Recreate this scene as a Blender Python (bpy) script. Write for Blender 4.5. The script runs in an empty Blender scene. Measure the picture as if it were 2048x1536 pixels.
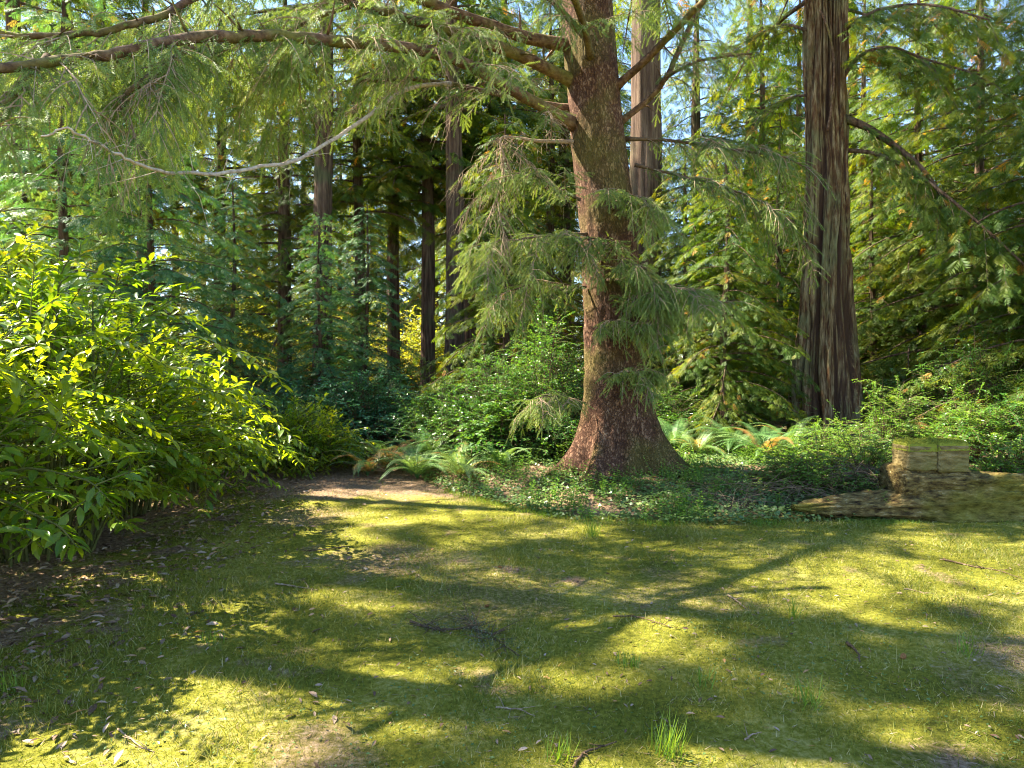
import bpy, math, random
import numpy as np

# ---------------------------------------------------------------- camera, world, sun
scene = bpy.context.scene
R = math.radians
CAM_H, FPX, HORIZON = 1.7, 1365.0, 740.0
cam_d = bpy.data.cameras.new("camera")
cam_d.lens = 24.0; cam_d.sensor_width = 36.0
cam_d.shift_y = -(768 - HORIZON) / 2048.0
cam_d.clip_start = 0.05; cam_d.clip_end = 1500
cam = bpy.data.objects.new("camera", cam_d)
scene.collection.objects.link(cam)
cam.location = (0, 0, CAM_H); cam.rotation_euler = (R(90), 0, 0)
scene.camera = cam

SUN_ELEV, SUN_AZ = 52.0, -74.0          # azimuth: degrees clockwise from straight ahead (+Y)
w = bpy.data.worlds.new("World"); scene.world = w; w.use_nodes = True
nt = w.node_tree; nt.nodes.clear()
sky = nt.nodes.new("ShaderNodeTexSky"); sky.sky_type = 'NISHITA'; sky.sun_disc = False
sky.sun_elevation = R(SUN_ELEV); sky.sun_rotation = R(SUN_AZ)
sky.altitude = 300; sky.air_density = 1.0; sky.dust_density = 0.1; sky.ozone_density = 3.0
bg = nt.nodes.new("ShaderNodeBackground"); bg.inputs["Strength"].default_value = 0.09
wo = nt.nodes.new("ShaderNodeOutputWorld")
nt.links.new(sky.outputs[0], bg.inputs[0]); nt.links.new(bg.outputs[0], wo.inputs[0])

sun_d = bpy.data.lights.new("sun", 'SUN'); sun_d.energy = 5.0; sun_d.use_shadow = True; sun_d.angle = R(0.55)
sun_d.color = (1.0, 0.92, 0.75)
sun = bpy.data.objects.new("sun", sun_d); scene.collection.objects.link(sun)
sun.rotation_euler = (R(90 - SUN_ELEV), 0, R(180 - SUN_AZ))
sun.location = (-20, 5, 30)

scene.view_settings.view_transform = 'Standard'; scene.view_settings.look = 'None'
scene.view_settings.exposure = 2.7; scene.view_settings.gamma = 1.0
scene.cycles.use_denoising = True; scene.cycles.filter_width = 1.05
try: scene.cycles.denoising_prefilter = 'FAST'
except Exception: pass
scene.cycles.max_bounces = 7; scene.cycles.diffuse_bounces = 4; scene.cycles.glossy_bounces = 2
scene.cycles.transmission_bounces = 4; scene.cycles.transparent_max_bounces = 4
scene.cycles.caustics_reflective = False; scene.cycles.caustics_refractive = False
scene.cycles.sample_clamp_indirect = 6

rng = np.random.default_rng(7)
col = scene.collection

# ---------------------------------------------------------------- helpers
def at(x, y, Y):
    "world point seen at full-size photo pixel x, y, at distance Y"
    return np.array([(x - 1024) / FPX * Y, Y, CAM_H - (y - HORIZON) / FPX * Y])

def hash3(i, j, k, seed):
    h = (i * 374761393 + j * 668265263 + k * 2147483647 + seed * 1274126177) & 0xFFFFFFFF
    h = ((h ^ (h >> 13)) * 1274126177) & 0xFFFFFFFF
    h = ((h ^ (h >> 15)) * 2246822519) & 0xFFFFFFFF
    return ((h ^ (h >> 16)) & 0xFFFFFF) / float(0xFFFFFF)

def vnoise(p, seed=0):
    p = np.asarray(p, float); f = np.floor(p).astype(np.int64); t = p - f; t = t * t * (3 - 2 * t)
    r = 0
    for a in (0, 1):
        for b in (0, 1):
            for c in (0, 1):
                wgt = (t[..., 0] if a else 1 - t[..., 0]) * (t[..., 1] if b else 1 - t[..., 1]) * (t[..., 2] if c else 1 - t[..., 2])
                r = r + wgt * hash3(f[..., 0] + a, f[..., 1] + b, f[..., 2] + c, seed)
    return r

def fbm(p, octaves=4, seed=0):
    r = 0; amp = 0.5; p = np.asarray(p, float)
    for o in range(octaves):
        r = r + amp * vnoise(p, seed + o); p = p * 2.03; amp *= 0.5
    return r

def sstep(x): x = np.clip(x, 0, 1); return x * x * (3 - 2 * x)

EX = [-12, -3.0, -1.9, -1.06, -0.15, 0.7, 1.95, 2.74, 6, 14]
EY = [13.5, 13.0, 11.6, 9.9, 8.6, 7.8, 7.5, 7.7, 7.95, 8.0]
def ground(x, y):
    x = np.asarray(x, float); y = np.asarray(y, float)
    e = np.interp(x, EX, EY)
    z = 0.27 * sstep((y - e) / 2.2) + 0.2 * sstep((y - 11) / 9)
    P = np.stack([x * 0.55, y * 0.55, x * 0], -1)
    z = z + 0.05 * (fbm(P, 3, 5) - 0.45)
    P = np.stack([x * 5, y * 5, x * 0], -1)
    z = z + 0.035 * (fbm(P, 2, 9) - 0.4)
    far = sstep((np.hypot(x, y) - 40) / 60)
    return z + far * 2.5
def gz(x, y): return float(ground(np.array([x]), np.array([y]))[0])

class Geo:
    "collects triangles and quads, each with a random value, then links them as ONE mesh object"
    def __init__(s): s.V = []; s.T = []; s.Q = []; s.rt = []; s.rq = []; s.n = 0
    def add(s, V, T=None, Q=None, r=0.5):
        V = np.asarray(V, float).reshape(-1, 3)
        if T is not None and len(T):
            T = np.asarray(T, np.int64); s.T.append(T + s.n); s.rt.append(np.broadcast_to(r, (len(T),)) if np.ndim(r) == 0 else r)
        if Q is not None and len(Q):
            Q = np.asarray(Q, np.int64); s.Q.append(Q + s.n); s.rq.append(np.broadcast_to(r, (len(Q),)) if np.ndim(r) == 0 else r)
        s.V.append(V); s.n += len(V)
    def stamp(s, tmpl, O, M, r):
        V0, T0 = tmpl; n = len(O)
        if n == 0: return
        V = np.einsum('nij,vj->nvi', M, V0) + O[:, None, :]
        T = T0[None] + (np.arange(n) * len(V0))[:, None, None]
        s.add(V.reshape(-1, 3), T=T.reshape(-1, 3), r=np.repeat(r, len(T0)))
    def tube(s, P, rad, sides=6, r=0.5, cap=True):
        P = np.asarray(P, float); k = len(P); rad = np.broadcast_to(rad, (k,))
        d = np.gradient(P, axis=0); d /= np.linalg.norm(d, axis=1)[:, None] + 1e-9
        m = d.mean(0); ref = np.array([0, 0, 1.0]) if abs(m[2]) < 0.75 * np.linalg.norm(m) + 1e-9 else np.array([1.0, 0, 0])
        a = np.cross(d, ref); a /= np.linalg.norm(a, axis=1)[:, None] + 1e-9; b = np.cross(d, a)
        th = np.arange(sides) / sides * 2 * math.pi
        V = P[:, None] + rad[:, None, None] * (a[:, None] * np.cos(th)[None, :, None] + b[:, None] * np.sin(th)[None, :, None])
        i = np.arange(k - 1)[:, None] * sides; j = np.arange(sides)[None]; j2 = (j + 1) % sides
        Q = np.stack([i + j, i + sides + j, i + sides + j2, i + j2], -1).reshape(-1, 4)
        V = V.reshape(-1, 3)
        T = None
        if cap:
            V = np.vstack([V, P[0], P[-1]]); jj = np.arange(sides); j3 = (jj + 1) % sides; o = (k - 1) * sides
            T = np.vstack([np.stack([jj, j3, np.full(sides, k * sides)], -1), np.stack([o + j3, o + jj, np.full(sides, k * sides + 1)], -1)])
        s.add(V, T=T, Q=Q, r=r)
    def build(s, name, mat, parent=None, smooth=False, loc=None):
        V = np.vstack(s.V)
        if loc is not None: V = V - np.asarray(loc)
        T = np.vstack(s.T) if s.T else np.zeros((0, 3), np.int64); Q = np.vstack(s.Q) if s.Q else np.zeros((0, 4), np.int64)
        me = bpy.data.meshes.new(name)
        me.vertices.add(len(V)); me.vertices.foreach_set("co", V.astype(np.float32).ravel())
        nl = T.size + Q.size; me.loops.add(nl); me.loops.foreach_set("vertex_index", np.concatenate([T.ravel(), Q.ravel()]).astype(np.int32))
        nf = len(T) + len(Q); me.polygons.add(nf)
        st = np.concatenate([np.arange(len(T)) * 3, len(T) * 3 + np.arange(len(Q)) * 4]).astype(np.int32)
        me.polygons.foreach_set("loop_start", st)
        me.update(calc_edges=True)
        me.polygons.foreach_set("use_smooth", np.full(nf, smooth))
        at_ = me.attributes.new("rnd", 'FLOAT', 'FACE')
        at_.data.foreach_set("value", np.concatenate([np.concatenate(s.rt) if s.rt else np.zeros(0), np.concatenate(s.rq) if s.rq else np.zeros(0)]).astype(np.float32))
        me.materials.append(mat)
        o = bpy.data.objects.new(name, me); col.objects.link(o)
        if loc is not None and parent is None: o.location = tuple(loc)
        if parent is not None: o.parent = parent
        return o

def tag(o, label=None, cat=None, group=None, kind=None):
    if label: o["label"] = label
    if cat: o["category"] = cat
    if group: o["group"] = group
    if kind: o["kind"] = kind
    return o
def empty(name, loc, rz=0, label=None, cat=None, group=None):
    o = bpy.data.objects.new(name, None); col.objects.link(o); o.empty_display_size = 0.2
    o.location = tuple(loc); o.rotation_euler = (0, 0, rz)
    return tag(o, label, cat, group)
def kids(o): return KIDS.get(o.name, [])
def copy_tree(o, loc, rz=0, sc=1.0, label=None, group=None, parent=None):
    c = o.copy(); col.objects.link(c); c.location = tuple(loc); c.rotation_euler = (0, 0, rz)
    c.scale = (sc, sc, sc) if np.ndim(sc) == 0 else tuple(sc)
    if label: c["label"] = label
    if group: c["group"] = group
    for ch in [q for q in col.objects if q.parent == o]:
        d = ch.copy(); col.objects.link(d); d.parent = c
    return c

def norm(v): return v / (np.linalg.norm(v, axis=-1, keepdims=True) + 1e-9)
def frames(d, up, size, wid=None, roll=None):
    "matrices with x along d, z near up, scaled"
    d = norm(d); y = norm(np.cross(up, d)); z = np.cross(d, y)
    if roll is not None:
        c, s_ = np.cos(roll)[:, None], np.sin(roll)[:, None]; y, z = y * c + z * s_, z * c - y * s_
    wid = size if wid is None else wid
    return np.stack([d * size[:, None], y * wid[:, None], z * wid[:, None]], -1)
def spline(P, n):
    "Catmull-Rom through the points, n samples"
    P = np.asarray(P, float); Q = np.vstack([2 * P[0] - P[1], P, 2 * P[-1] - P[-2]])
    t = np.linspace(0, len(P) - 1 - 1e-6, n); i = t.astype(int); f = (t - i)[:, None]
    a, b, c, d = Q[i], Q[i + 1], Q[i + 2], Q[i + 3]
    return 0.5 * (2 * b + (c - a) * f + (2 * a - 5 * b + 4 * c - d) * f ** 2 + (3 * b - a - 3 * c + d) * f ** 3)

# ---------------------------------------------------------------- materials
def new_mat(name):
    m = bpy.data.materials.new(name); m.use_nodes = True; t = m.node_tree; t.nodes.clear()
    return m, t, t.nodes, t.links
def ramp(N, stops):
    r = N.new("ShaderNodeValToRGB"); e = r.color_ramp.elements
    while len(e) > 1: e.remove(e[-1])
    e[0].position = stops[0][0]; e[0].color = (*stops[0][1], 1)
    for p, c in stops[1:]:
        q = e.new(p); q.color = (*c, 1)
    return r
def leaf_mat(name, stops, trans=0.4, tcol=(1.5, 1.5, 0.5), rough=0.45, spec=0.4, clump=1.1):
    m, t, N, L = new_mat(name)
    a = N.new("ShaderNodeAttribute"); a.attribute_name = "rnd"
    geo = N.new("ShaderNodeNewGeometry"); nz = N.new("ShaderNodeTexNoise"); nz.inputs["Scale"].default_value = clump; nz.inputs["Detail"].default_value = 3
    L.new(geo.outputs["Position"], nz.inputs["Vector"])
    ad = N.new("ShaderNodeMath"); ad.operation = 'MULTIPLY_ADD'; ad.inputs[1].default_value = 0.9; L.new(nz.outputs[0], ad.inputs[0])
    sb = N.new("ShaderNodeMath"); sb.operation = 'SUBTRACT'; sb.inputs[1].default_value = 0.45; L.new(a.outputs["Fac"], sb.inputs[0]); L.new(sb.outputs[0], ad.inputs[2])
    rp = ramp(N, stops); L.new(ad.outputs[0], rp.inputs[0])
    p = N.new("ShaderNodeBsdfPrincipled"); L.new(rp.outputs[0], p.inputs["Base Color"])
    p.inputs["Roughness"].default_value = rough; p.inputs["Specular IOR Level"].default_value = spec
    tr = N.new("ShaderNodeBsdfTranslucent"); mu = N.new("ShaderNodeVectorMath"); mu.operation = 'MULTIPLY'; mu.inputs[1].default_value = tcol
    L.new(rp.outputs[0], mu.inputs[0]); L.new(mu.outputs[0], tr.inputs["Color"])
    mx = N.new("ShaderNodeMixShader"); mx.inputs[0].default_value = trans
    L.new(p.outputs[0], mx.inputs[1]); L.new(tr.outputs[0], mx.inputs[2])
    o = N.new("ShaderNodeOutputMaterial"); L.new(mx.outputs[0], o.inputs[0])
    return m
def bark_mat(name, cols, scale=(9, 9, 2.5), bump=0.6, dist=0.03, moss=None, moss_amt=0.0, mode='noise', fine=60, crev=False):
    m, t, N, L = new_mat(name)
    tc = N.new("ShaderNodeTexCoord"); mp = N.new("ShaderNodeMapping"); mp.inputs["Scale"].default_value = scale
    L.new(tc.outputs["Object"], mp.inputs[0])
    n1 = N.new("ShaderNodeTexNoise"); n1.inputs["Scale"].default_value = 1; n1.inputs["Detail"].default_value = 8; n1.inputs["Roughness"].default_value = 0.65; L.new(mp.outputs[0], n1.inputs[0])
    hsrc = n1.outputs[0]
    if mode == 'plate':
        ds = N.new("ShaderNodeVectorMath"); ds.operation = 'MULTIPLY_ADD'; ds.inputs[1].default_value = (2.2, 2.2, 2.2)
        L.new(n1.outputs["Color"], ds.inputs[0]); L.new(mp.outputs[0], ds.inputs[2])
        vo = N.new("ShaderNodeTexVoronoi"); vo.feature = 'DISTANCE_TO_EDGE'; vo.inputs["Scale"].default_value = 2.2; L.new(ds.outputs[0], vo.inputs["Vector"])
        mr = N.new("ShaderNodeMapRange"); mr.inputs[2].default_value = 0.22; L.new(vo.outputs[0], mr.inputs[0])
        md = N.new("ShaderNodeMath"); md.operation = 'MULTIPLY_ADD'; md.inputs[1].default_value = 0.34; L.new(mr.outputs[0], md.inputs[0])
        ml = N.new("ShaderNodeMath"); ml.operation = 'MULTIPLY'; ml.inputs[1].default_value = 0.92; L.new(n1.outputs[0], ml.inputs[0]); L.new(ml.outputs[0], md.inputs[2])
        hsrc = md.outputs[0]
    rp = ramp(N, cols); L.new(hsrc, rp.inputs[0])
    cout = rp.outputs[0]
    n2 = N.new("ShaderNodeTexNoise"); n2.inputs["Scale"].default_value = 1.3; n2.inputs["Detail"].default_value = 4; L.new(tc.outputs["Object"], n2.inputs[0])
    if moss:
        mr2 = N.new("ShaderNodeMapRange"); mr2.inputs[1].default_value = 0.62 - moss_amt * 0.3; mr2.inputs[2].default_value = 0.72 - moss_amt * 0.2; L.new(n2.outputs[0], mr2.inputs[0])
        mt = N.new("ShaderNodeMath"); mt.operation = 'MULTIPLY'; L.new(mr2.outputs[0], mt.inputs[0]); L.new(n1.outputs[0], mt.inputs[1])
        mx = N.new("ShaderNodeMix"); mx.data_type = 'RGBA'; L.new(mt.outputs[0], mx.inputs[0]); L.new(cout, mx.inputs[6]); mx.inputs[7].default_value = (*moss, 1)
        cout = mx.outputs[2]
    if crev:                                                     # furrows mixed to a darker red-brown by ridge height
        ca = N.new("ShaderNodeAttribute"); ca.attribute_name = "rnd"; cr = N.new("ShaderNodeMapRange"); cr.inputs[1].default_value = .25; cr.inputs[2].default_value = .6; L.new(ca.outputs["Fac"], cr.inputs[0])
        mc = N.new("ShaderNodeMix"); mc.data_type = 'RGBA'; L.new(cr.outputs[0], mc.inputs[0]); mc.inputs[6].default_value = (.06, .033, .02, 1); L.new(cout, mc.inputs[7]); cout = mc.outputs[2]
    n3 = N.new("ShaderNodeTexNoise"); n3.inputs["Scale"].default_value = fine; n3.inputs["Detail"].default_value = 3; L.new(tc.outputs["Object"], n3.inputs[0])
    hs = N.new("ShaderNodeMath"); hs.operation = 'MULTIPLY_ADD'; hs.inputs[1].default_value = 0.2; L.new(n3.outputs[0], hs.inputs[0]); L.new(hsrc, hs.inputs[2])
    b = N.new("ShaderNodeBump"); b.inputs["Strength"].default_value = bump; b.inputs["Distance"].default_value = dist; L.new(hs.outputs[0], b.inputs["Height"])
    p = N.new("ShaderNodeBsdfPrincipled"); p.inputs["Roughness"].default_value = 0.9; p.inputs["Specular IOR Level"].default_value = 0.15
    L.new(cout, p.inputs["Base Color"]); L.new(b.outputs[0], p.inputs["Normal"])
    o = N.new("ShaderNodeOutputMaterial"); L.new(p.outputs[0], o.inputs[0])
    return m

M = {}
M['redwood_leaf'] = leaf_mat("redwood_needles", [(0.0, (.025, .07, .01)), (0.4, (.07, .135, .014)), (0.75, (.18, .21, .016)), (0.90, (.24, .23, .035)), (0.96, (.42, .22, .035))], 0.5, (1.7, 1.35, .4), 0.5, .3)
M['far_leaf'] = leaf_mat('sun_painted_far_foliage', [(0.0, (.09, .14, .02)), (0.4, (.20, .24, .025)), (0.75, (.34, .33, .035)), (0.93, (.48, .36, .04))], 0.5, (1.5, 1.3, .5), 0.5, .4, .5)  # backlit sun put into the colour: brighter and yellower than the near needles
M['blue_leaf'] = leaf_mat("skylight_tinted_redwood_needles", [(0.0, (.035, .12, .05)), (0.45, (.08, .20, .065)), (0.8, (.19, .27, .045)), (0.95, (.26, .2, .05))], 0.4, (1.5, 1.3, .6), 0.45, .45)  # bluish skylight on the young trees painted into the needle colour
M['spruce_leaf'] = leaf_mat("spruce_needles", [(0.0, (.055, .11, .022)), (0.5, (.12, .19, .045)), (0.85, (.21, .28, .07)), (1.0, (.31, .34, .11))], 0.45, (1.6, 1.4, .5), 0.5, .35, 2.0)
M['laurel_leaf'] = leaf_mat("laurel_leaves", [(0.0, (.022, .065, .012)), (0.35, (.085, .165, .014)), (0.75, (.20, .25, .017)), (0.95, (.32, .31, .02)), (0.985, (.50, .28, .02))], 0.5, (2.9, 2.4, .45), 0.3, .5, 1.6)
M['shrub_leaf'] = leaf_mat("shrub_leaves", [(0.0, (.025, .095, .018)), (0.5, (.06, .165, .026)), (0.9, (.13, .24, .035))], 0.42, (1.7, 1.4, .5), 0.3, .7, 2.0)
M['teal_leaf'] = leaf_mat("teal_shrub_leaves", [(0.0, (.025, .11, .05)), (0.5, (.05, .18, .075)), (0.9, (.11, .26, .09))], 0.35, (1.4, 1.3, .6), 0.3, .8, 2.0)  # bluer green than the other shrub leaves
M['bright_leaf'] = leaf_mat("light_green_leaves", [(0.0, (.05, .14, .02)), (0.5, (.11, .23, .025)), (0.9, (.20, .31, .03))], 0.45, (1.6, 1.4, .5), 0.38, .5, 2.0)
M['fern_leaf'] = leaf_mat("fern_fronds", [(0.0, (.05, .13, .04)), (0.45, (.11, .22, .06)), (0.8, (.22, .31, .11)), (0.9, (.32, .28, .08)), (0.97, (.38, .19, .06))], 0.4, (1.4, 1.35, .6), 0.4, .5, 3.0)
M['ivy_leaf'] = leaf_mat("ivy_leaves", [(0.0, (.05, .11, .03)), (0.5, (.11, .18, .05)), (0.85, (.20, .26, .08)), (0.95, (.30, .18, .09))], 0.3, (1.4, 1.4, .6), 0.4, .45, 3.0)
M['grass'] = leaf_mat("grass_blades", [(0.0, (.08, .12, .014)), (0.45, (.17, .19, .022)), (0.75, (.27, .26, .05)), (1.0, (.46, .40, .2))], 0.35, (1.3, 1.2, .5), 0.6, .25, 1.2)
M['litter'] = leaf_mat("dead_leaves", [(0.0, (.08, .04, .025)), (0.4, (.17, .10, .06)), (0.7, (.27, .18, .12)), (0.9, (.36, .27, .21)), (1.0, (.42, .22, .08))], 0.12, (1.3, 1.1, .8), 0.6, .3, 2.0)
M['tuft'] = leaf_mat('lush_grass', [(0.0, (.08, .16, .02)), (0.5, (.15, .25, .03)), (1.0, (.3, .34, .08))], 0.45, (1.6, 1.4, .4), 0.5, .3)
M['lichen'] = leaf_mat("pale_lichen", [(0.0, (.05, .065, .03)), (0.6, (.11, .13, .07)), (1.0, (.24, .25, .17))], 0.15, (1, 1, 1), 0.9, .1)
M['spruce_bark'] = bark_mat("spruce_bark", [(0.28, (.03, .013, .008)), (0.5, (.10, .047, .028)), (0.75, (.17, .085, .05)), (0.98, (.28, .18, .115))], (10, 10, 4.5), 1.0, 0.05, (.15, .14, .025), 0.5, 'plate')
M['limb_bark'] = bark_mat("spruce_limb_bark", [(0.3, (.03, .016, .01)), (0.5, (.11, .06, .036)), (0.75, (.24, .16, .10))], (14, 14, 14), 0.9, 0.02, (.13, .15, .015), 0.45)
M['redwood_bark'] = bark_mat("redwood_bark", [(0.3, (.03, .014, .008)), (0.44, (.11, .055, .025)), (0.56, (.22, .155, .08)), (0.72, (.42, .33, .19))], (16, 16, 2.6), 1.0, 0.06, (.13, .16, .07), 0.45, crev=True)
M['far_bark'] = bark_mat("far_redwood_bark", [(0.32, (.025, .014, .009)), (0.48, (.085, .052, .034)), (0.68, (.19, .13, .085))], (14, 14, 1.2), 0.9, 0.04, (.07, .10, .04), 0.3)  # darker brown than the big redwood's bark
M['twig'] = bark_mat("dry_twigs", [(0.3, (.16, .10, .06)), (0.55, (.30, .21, .14)), (0.8, (.46, .36, .27))], (20, 20, 20), 0.3, 0.004)
M['brush'] = bark_mat('brush_twigs', [(0.3, (.07, .045, .028)), (0.55, (.16, .11, .07)), (0.8, (.3, .22, .15))], (20, 20, 20), 0.3, 0.004)
M['sun_painted_wood'] = bark_mat('sun_painted_dead_wood', [(0.3, (.22, .16, .12)), (0.55, (.42, .34, .27)), (0.8, (.6, .53, .45))], (20, 20, 20), 0.3, 0.004)  # dead wood made paler, its sunlit brightness put into the colour
M['dark_twig'] = bark_mat("brown_twigs", [(0.3, (.05, .03, .018)), (0.55, (.11, .07, .04)), (0.8, (.2, .14, .09))], (20, 20, 20), 0.3, 0.004)
M['log'] = bark_mat("rotten_log_wood", [(0.34, (.015, .009, .004)), (0.45, (.09, .06, .02)), (0.58, (.19, .135, .045)), (0.72, (.40, .32, .18))], (9, 16, 26), 1.0, 0.05, (.17, .16, .012), 0.5)
M['timber'] = bark_mat("weathered_timber", [(0.25, (.05, .035, .014)), (0.45, (.15, .11, .04)), (0.62, (.26, .2, .09)), (0.8, (.42, .36, .2))], (7, 12, 22), 1.0, 0.04, (.10, .11, .02), 0.3)
M['moss'] = leaf_mat("moss_cushion", [(0.0, (.10, .13, .02)), (0.5, (.24, .26, .03)), (1.0, (.40, .38, .06))], 0.3, (1.2, 1.2, .5), 0.8, .2, 3)
M['cone'] = bark_mat("cone_scales", [(0.3, (.15, .06, .02)), (0.6, (.34, .16, .06)), (0.8, (.45, .26, .12))], (60, 60, 60), 0.8, 0.005)
M['stem'] = bark_mat("green_stems", [(0.3, (.05, .06, .015)), (0.6, (.10, .10, .03)), (0.8, (.15, .13, .05))], (20, 20, 20), 0.2, 0.003)

# ---------------------------------------------------------------- ground sheet
def axis(lo, hi, flo, fhi, step):
    a = list(np.arange(flo, fhi + 1e-6, step)); s = step; v = a[0]; pre = []
    while v > lo: s *= 1.18; v -= s; pre.append(v)
    s = step; v = a[-1]; post = []
    while v < hi: s *= 1.18; v += s; post.append(v)
    return np.array(pre[::-1] + a + post)
def bare(x, y):
    "how bare and earthy the ground is, 0..1"
    P = np.stack([x * 0.8, y * 0.8, x * 0 + 3], -1); n = fbm(P, 4, 31)
    P2 = np.stack([x * 3.1, y * 3.1, x * 0], -1); n2 = fbm(P2, 3, 37)
    hedge = sstep((-2.5 - 0.12 * (y - 4) - x) / 1.4 + (n2 - .45) * 2.2) * (.55 + .45 * sstep((n2 - .4) / .1))            # litter under the hedge
    path = sstep((y - 8.2) / 1.8 + (n2 - .45)) * sstep((0.2 - x) / 1.0)
    e = np.interp(x, EX, EY); mound = sstep((y - e + 0.2) / 0.8)
    spots = sstep((n - 0.56) / 0.12) * 0.35 + sstep((n2 - 0.56) / .1) * .45
    s2 = 0
    for (cx, cy, rr) in ((-2.3, 8.0, .6), (-1.65, 9.6, .8), (-1.1, 6.1, .45), (-0.9, 3.0, .35), (2.9, 4.1, .3)):
        s2 = np.maximum(s2, sstep(1.5 - np.hypot((x - cx), (y - cy) * .8) / rr + (n2 - .45) * 1.5))
    return np.clip(np.maximum.reduce([hedge, path, mound, spots, s2 * .55]), 0, 1)
gx = axis(-160, 160, -8.5, 9, 0.07); gy = axis(-60, 260, 1.4, 14.5, 0.07)
X, Yg = np.meshgrid(gx, gy); Z = ground(X, Yg)
nx, ny = len(gx), len(gy)
ii = np.arange(ny - 1)[:, None] * nx + np.arange(nx - 1)[None]
Qg = np.stack([ii, ii + 1, ii + nx + 1, ii + nx], -1).reshape(-1, 4)

m, t, N, L = new_mat("mossy_ground")
tc = N.new("ShaderNodeNewGeometry"); P_ = tc.outputs["Position"]
def noise(scale, detail=5, rough=.6):
    n = N.new("ShaderNodeTexNoise"); n.inputs["Scale"].default_value = scale; n.inputs["Detail"].default_value = detail; n.inputs["Roughness"].default_value = rough; L.new(P_, n.inputs[0]); return n.outputs[0]
na, nb, nc = noise(1.1), noise(28, 6, .75), noise(90, 4, .7)
mo = ramp(N, [(0.32, (.05, .055, .007)), (0.44, (.11, .115, .012)), (0.54, (.215, .205, .022)), (0.66, (.42, .37, .11))])
s1 = N.new("ShaderNodeMath"); s1.operation = 'MULTIPLY_ADD'; s1.inputs[1].default_value = .55; L.new(nb, s1.inputs[0])
s0 = N.new("ShaderNodeMath"); s0.operation = 'MULTIPLY'; s0.inputs[1].default_value = .5; L.new(na, s0.inputs[0]); L.new(s0.outputs[0], s1.inputs[2]); L.new(s1.outputs[0], mo.inputs[0])
di = ramp(N, [(0.3, (.07, .038, .02)), (0.45, (.18, .115, .065)), (0.58, (.32, .215, .14)), (0.7, (.45, .34, .25))]); L.new(nb, di.inputs[0])
ab = N.new("ShaderNodeAttribute"); ab.attribute_name = "bare"
f1 = N.new("ShaderNodeMath"); f1.operation = 'MULTIPLY_ADD'; f1.inputs[1].default_value = .9
f0 = N.new("ShaderNodeMath"); f0.operation = 'SUBTRACT'; f0.inputs[1].default_value = .45; L.new(nb, f0.inputs[0]); L.new(f0.outputs[0], f1.inputs[0]); L.new(ab.outputs["Fac"], f1.inputs[2])
cl = N.new("ShaderNodeMapRange"); cl.inputs[1].default_value = .25; cl.inputs[2].default_value = .75; L.new(f1.outputs[0], cl.inputs[0])
mx = N.new("ShaderNodeMix"); mx.data_type = 'RGBA'; L.new(cl.outputs[0], mx.inputs[0]); L.new(mo.outputs[0], mx.inputs[6]); L.new(di.outputs[0], mx.inputs[7])
hh = N.new("ShaderNodeMath"); hh.operation = 'ADD'; L.new(nb, hh.inputs[0]); L.new(nc, hh.inputs[1])
bm = N.new("ShaderNodeBump"); bm.inputs["Strength"].default_value = .9; bm.inputs["Distance"].default_value = .03; L.new(hh.outputs[0], bm.inputs["Height"])
p = N.new("ShaderNodeBsdfPrincipled"); p.inputs["Roughness"].default_value = .95; p.inputs["Specular IOR Level"].default_value = .1
L.new(mx.outputs[2], p.inputs["Base Color"]); L.new(bm.outputs[0], p.inputs["Normal"])
o = N.new("ShaderNodeOutputMaterial"); L.new(p.outputs[0], o.inputs[0]); M['ground'] = m
g = Geo(); g.add(np.stack([X, Yg, Z], -1).reshape(-1, 3), Q=Qg)
go = g.build("ground", M['ground'], smooth=True); tag(go, kind="structure")
ba = go.data.attributes.new("bare", 'FLOAT', 'POINT'); ba.data.foreach_set("value", bare(X, Yg).astype(np.float32).ravel())

# ---------------------------------------------------------------- leaf templates (x along the leaf, z its normal)
def kite(x0, y0, dx, dy, L_, w_, dz=0.0):
    d = np.array([dx, dy]); d = d / np.linalg.norm(d); nn = np.array([-d[1], d[0]])
    b = np.array([x0, y0]); mid = b + d * L_ * 0.45; tip = b + d * L_
    V = [(*b, 0), (*(mid + nn * w_ / 2), dz * .4), (*tip, dz), (*(mid - nn * w_ / 2), dz * .4)]
    return V, [(0, 1, 2), (0, 2, 3)]
def combine(parts):
    V = []; T = []
    for v, t_ in parts:
        T += [tuple(i + len(V) for i in q) for q in t_]; V += v
    return np.array(V, float), np.array(T, np.int64)
def spray_tmpl(pairs=9, ang=50, w_=0.05, seed=1):
    r_ = random.Random(seed); ps = [kite(0, 0, 1, 0, 1.0, .035)]
    for k in range(pairs):
        x = 0.08 + 0.8 * k / pairs
        for s_ in (-1, 1):
            a = R(ang + r_.uniform(-8, 8)); l = 0.42 * (1 - 0.55 * x) * r_.uniform(.8, 1.15) * (0.75 + .5 * min(1, x * 3))
            ps.append(kite(x + (0.04 if s_ > 0 else 0), 0, math.cos(a), s_ * math.sin(a), l, w_ * r_.uniform(.8, 1.2), -0.12 * l / .4 * r_.uniform(.3, 1.6)))
    V, T = combine(ps); V[:, 2] -= 0.12 * V[:, 0] ** 2
    return V, T
SPRAY = [spray_tmpl(seed=i) for i in (1, 2, 3)]
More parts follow.
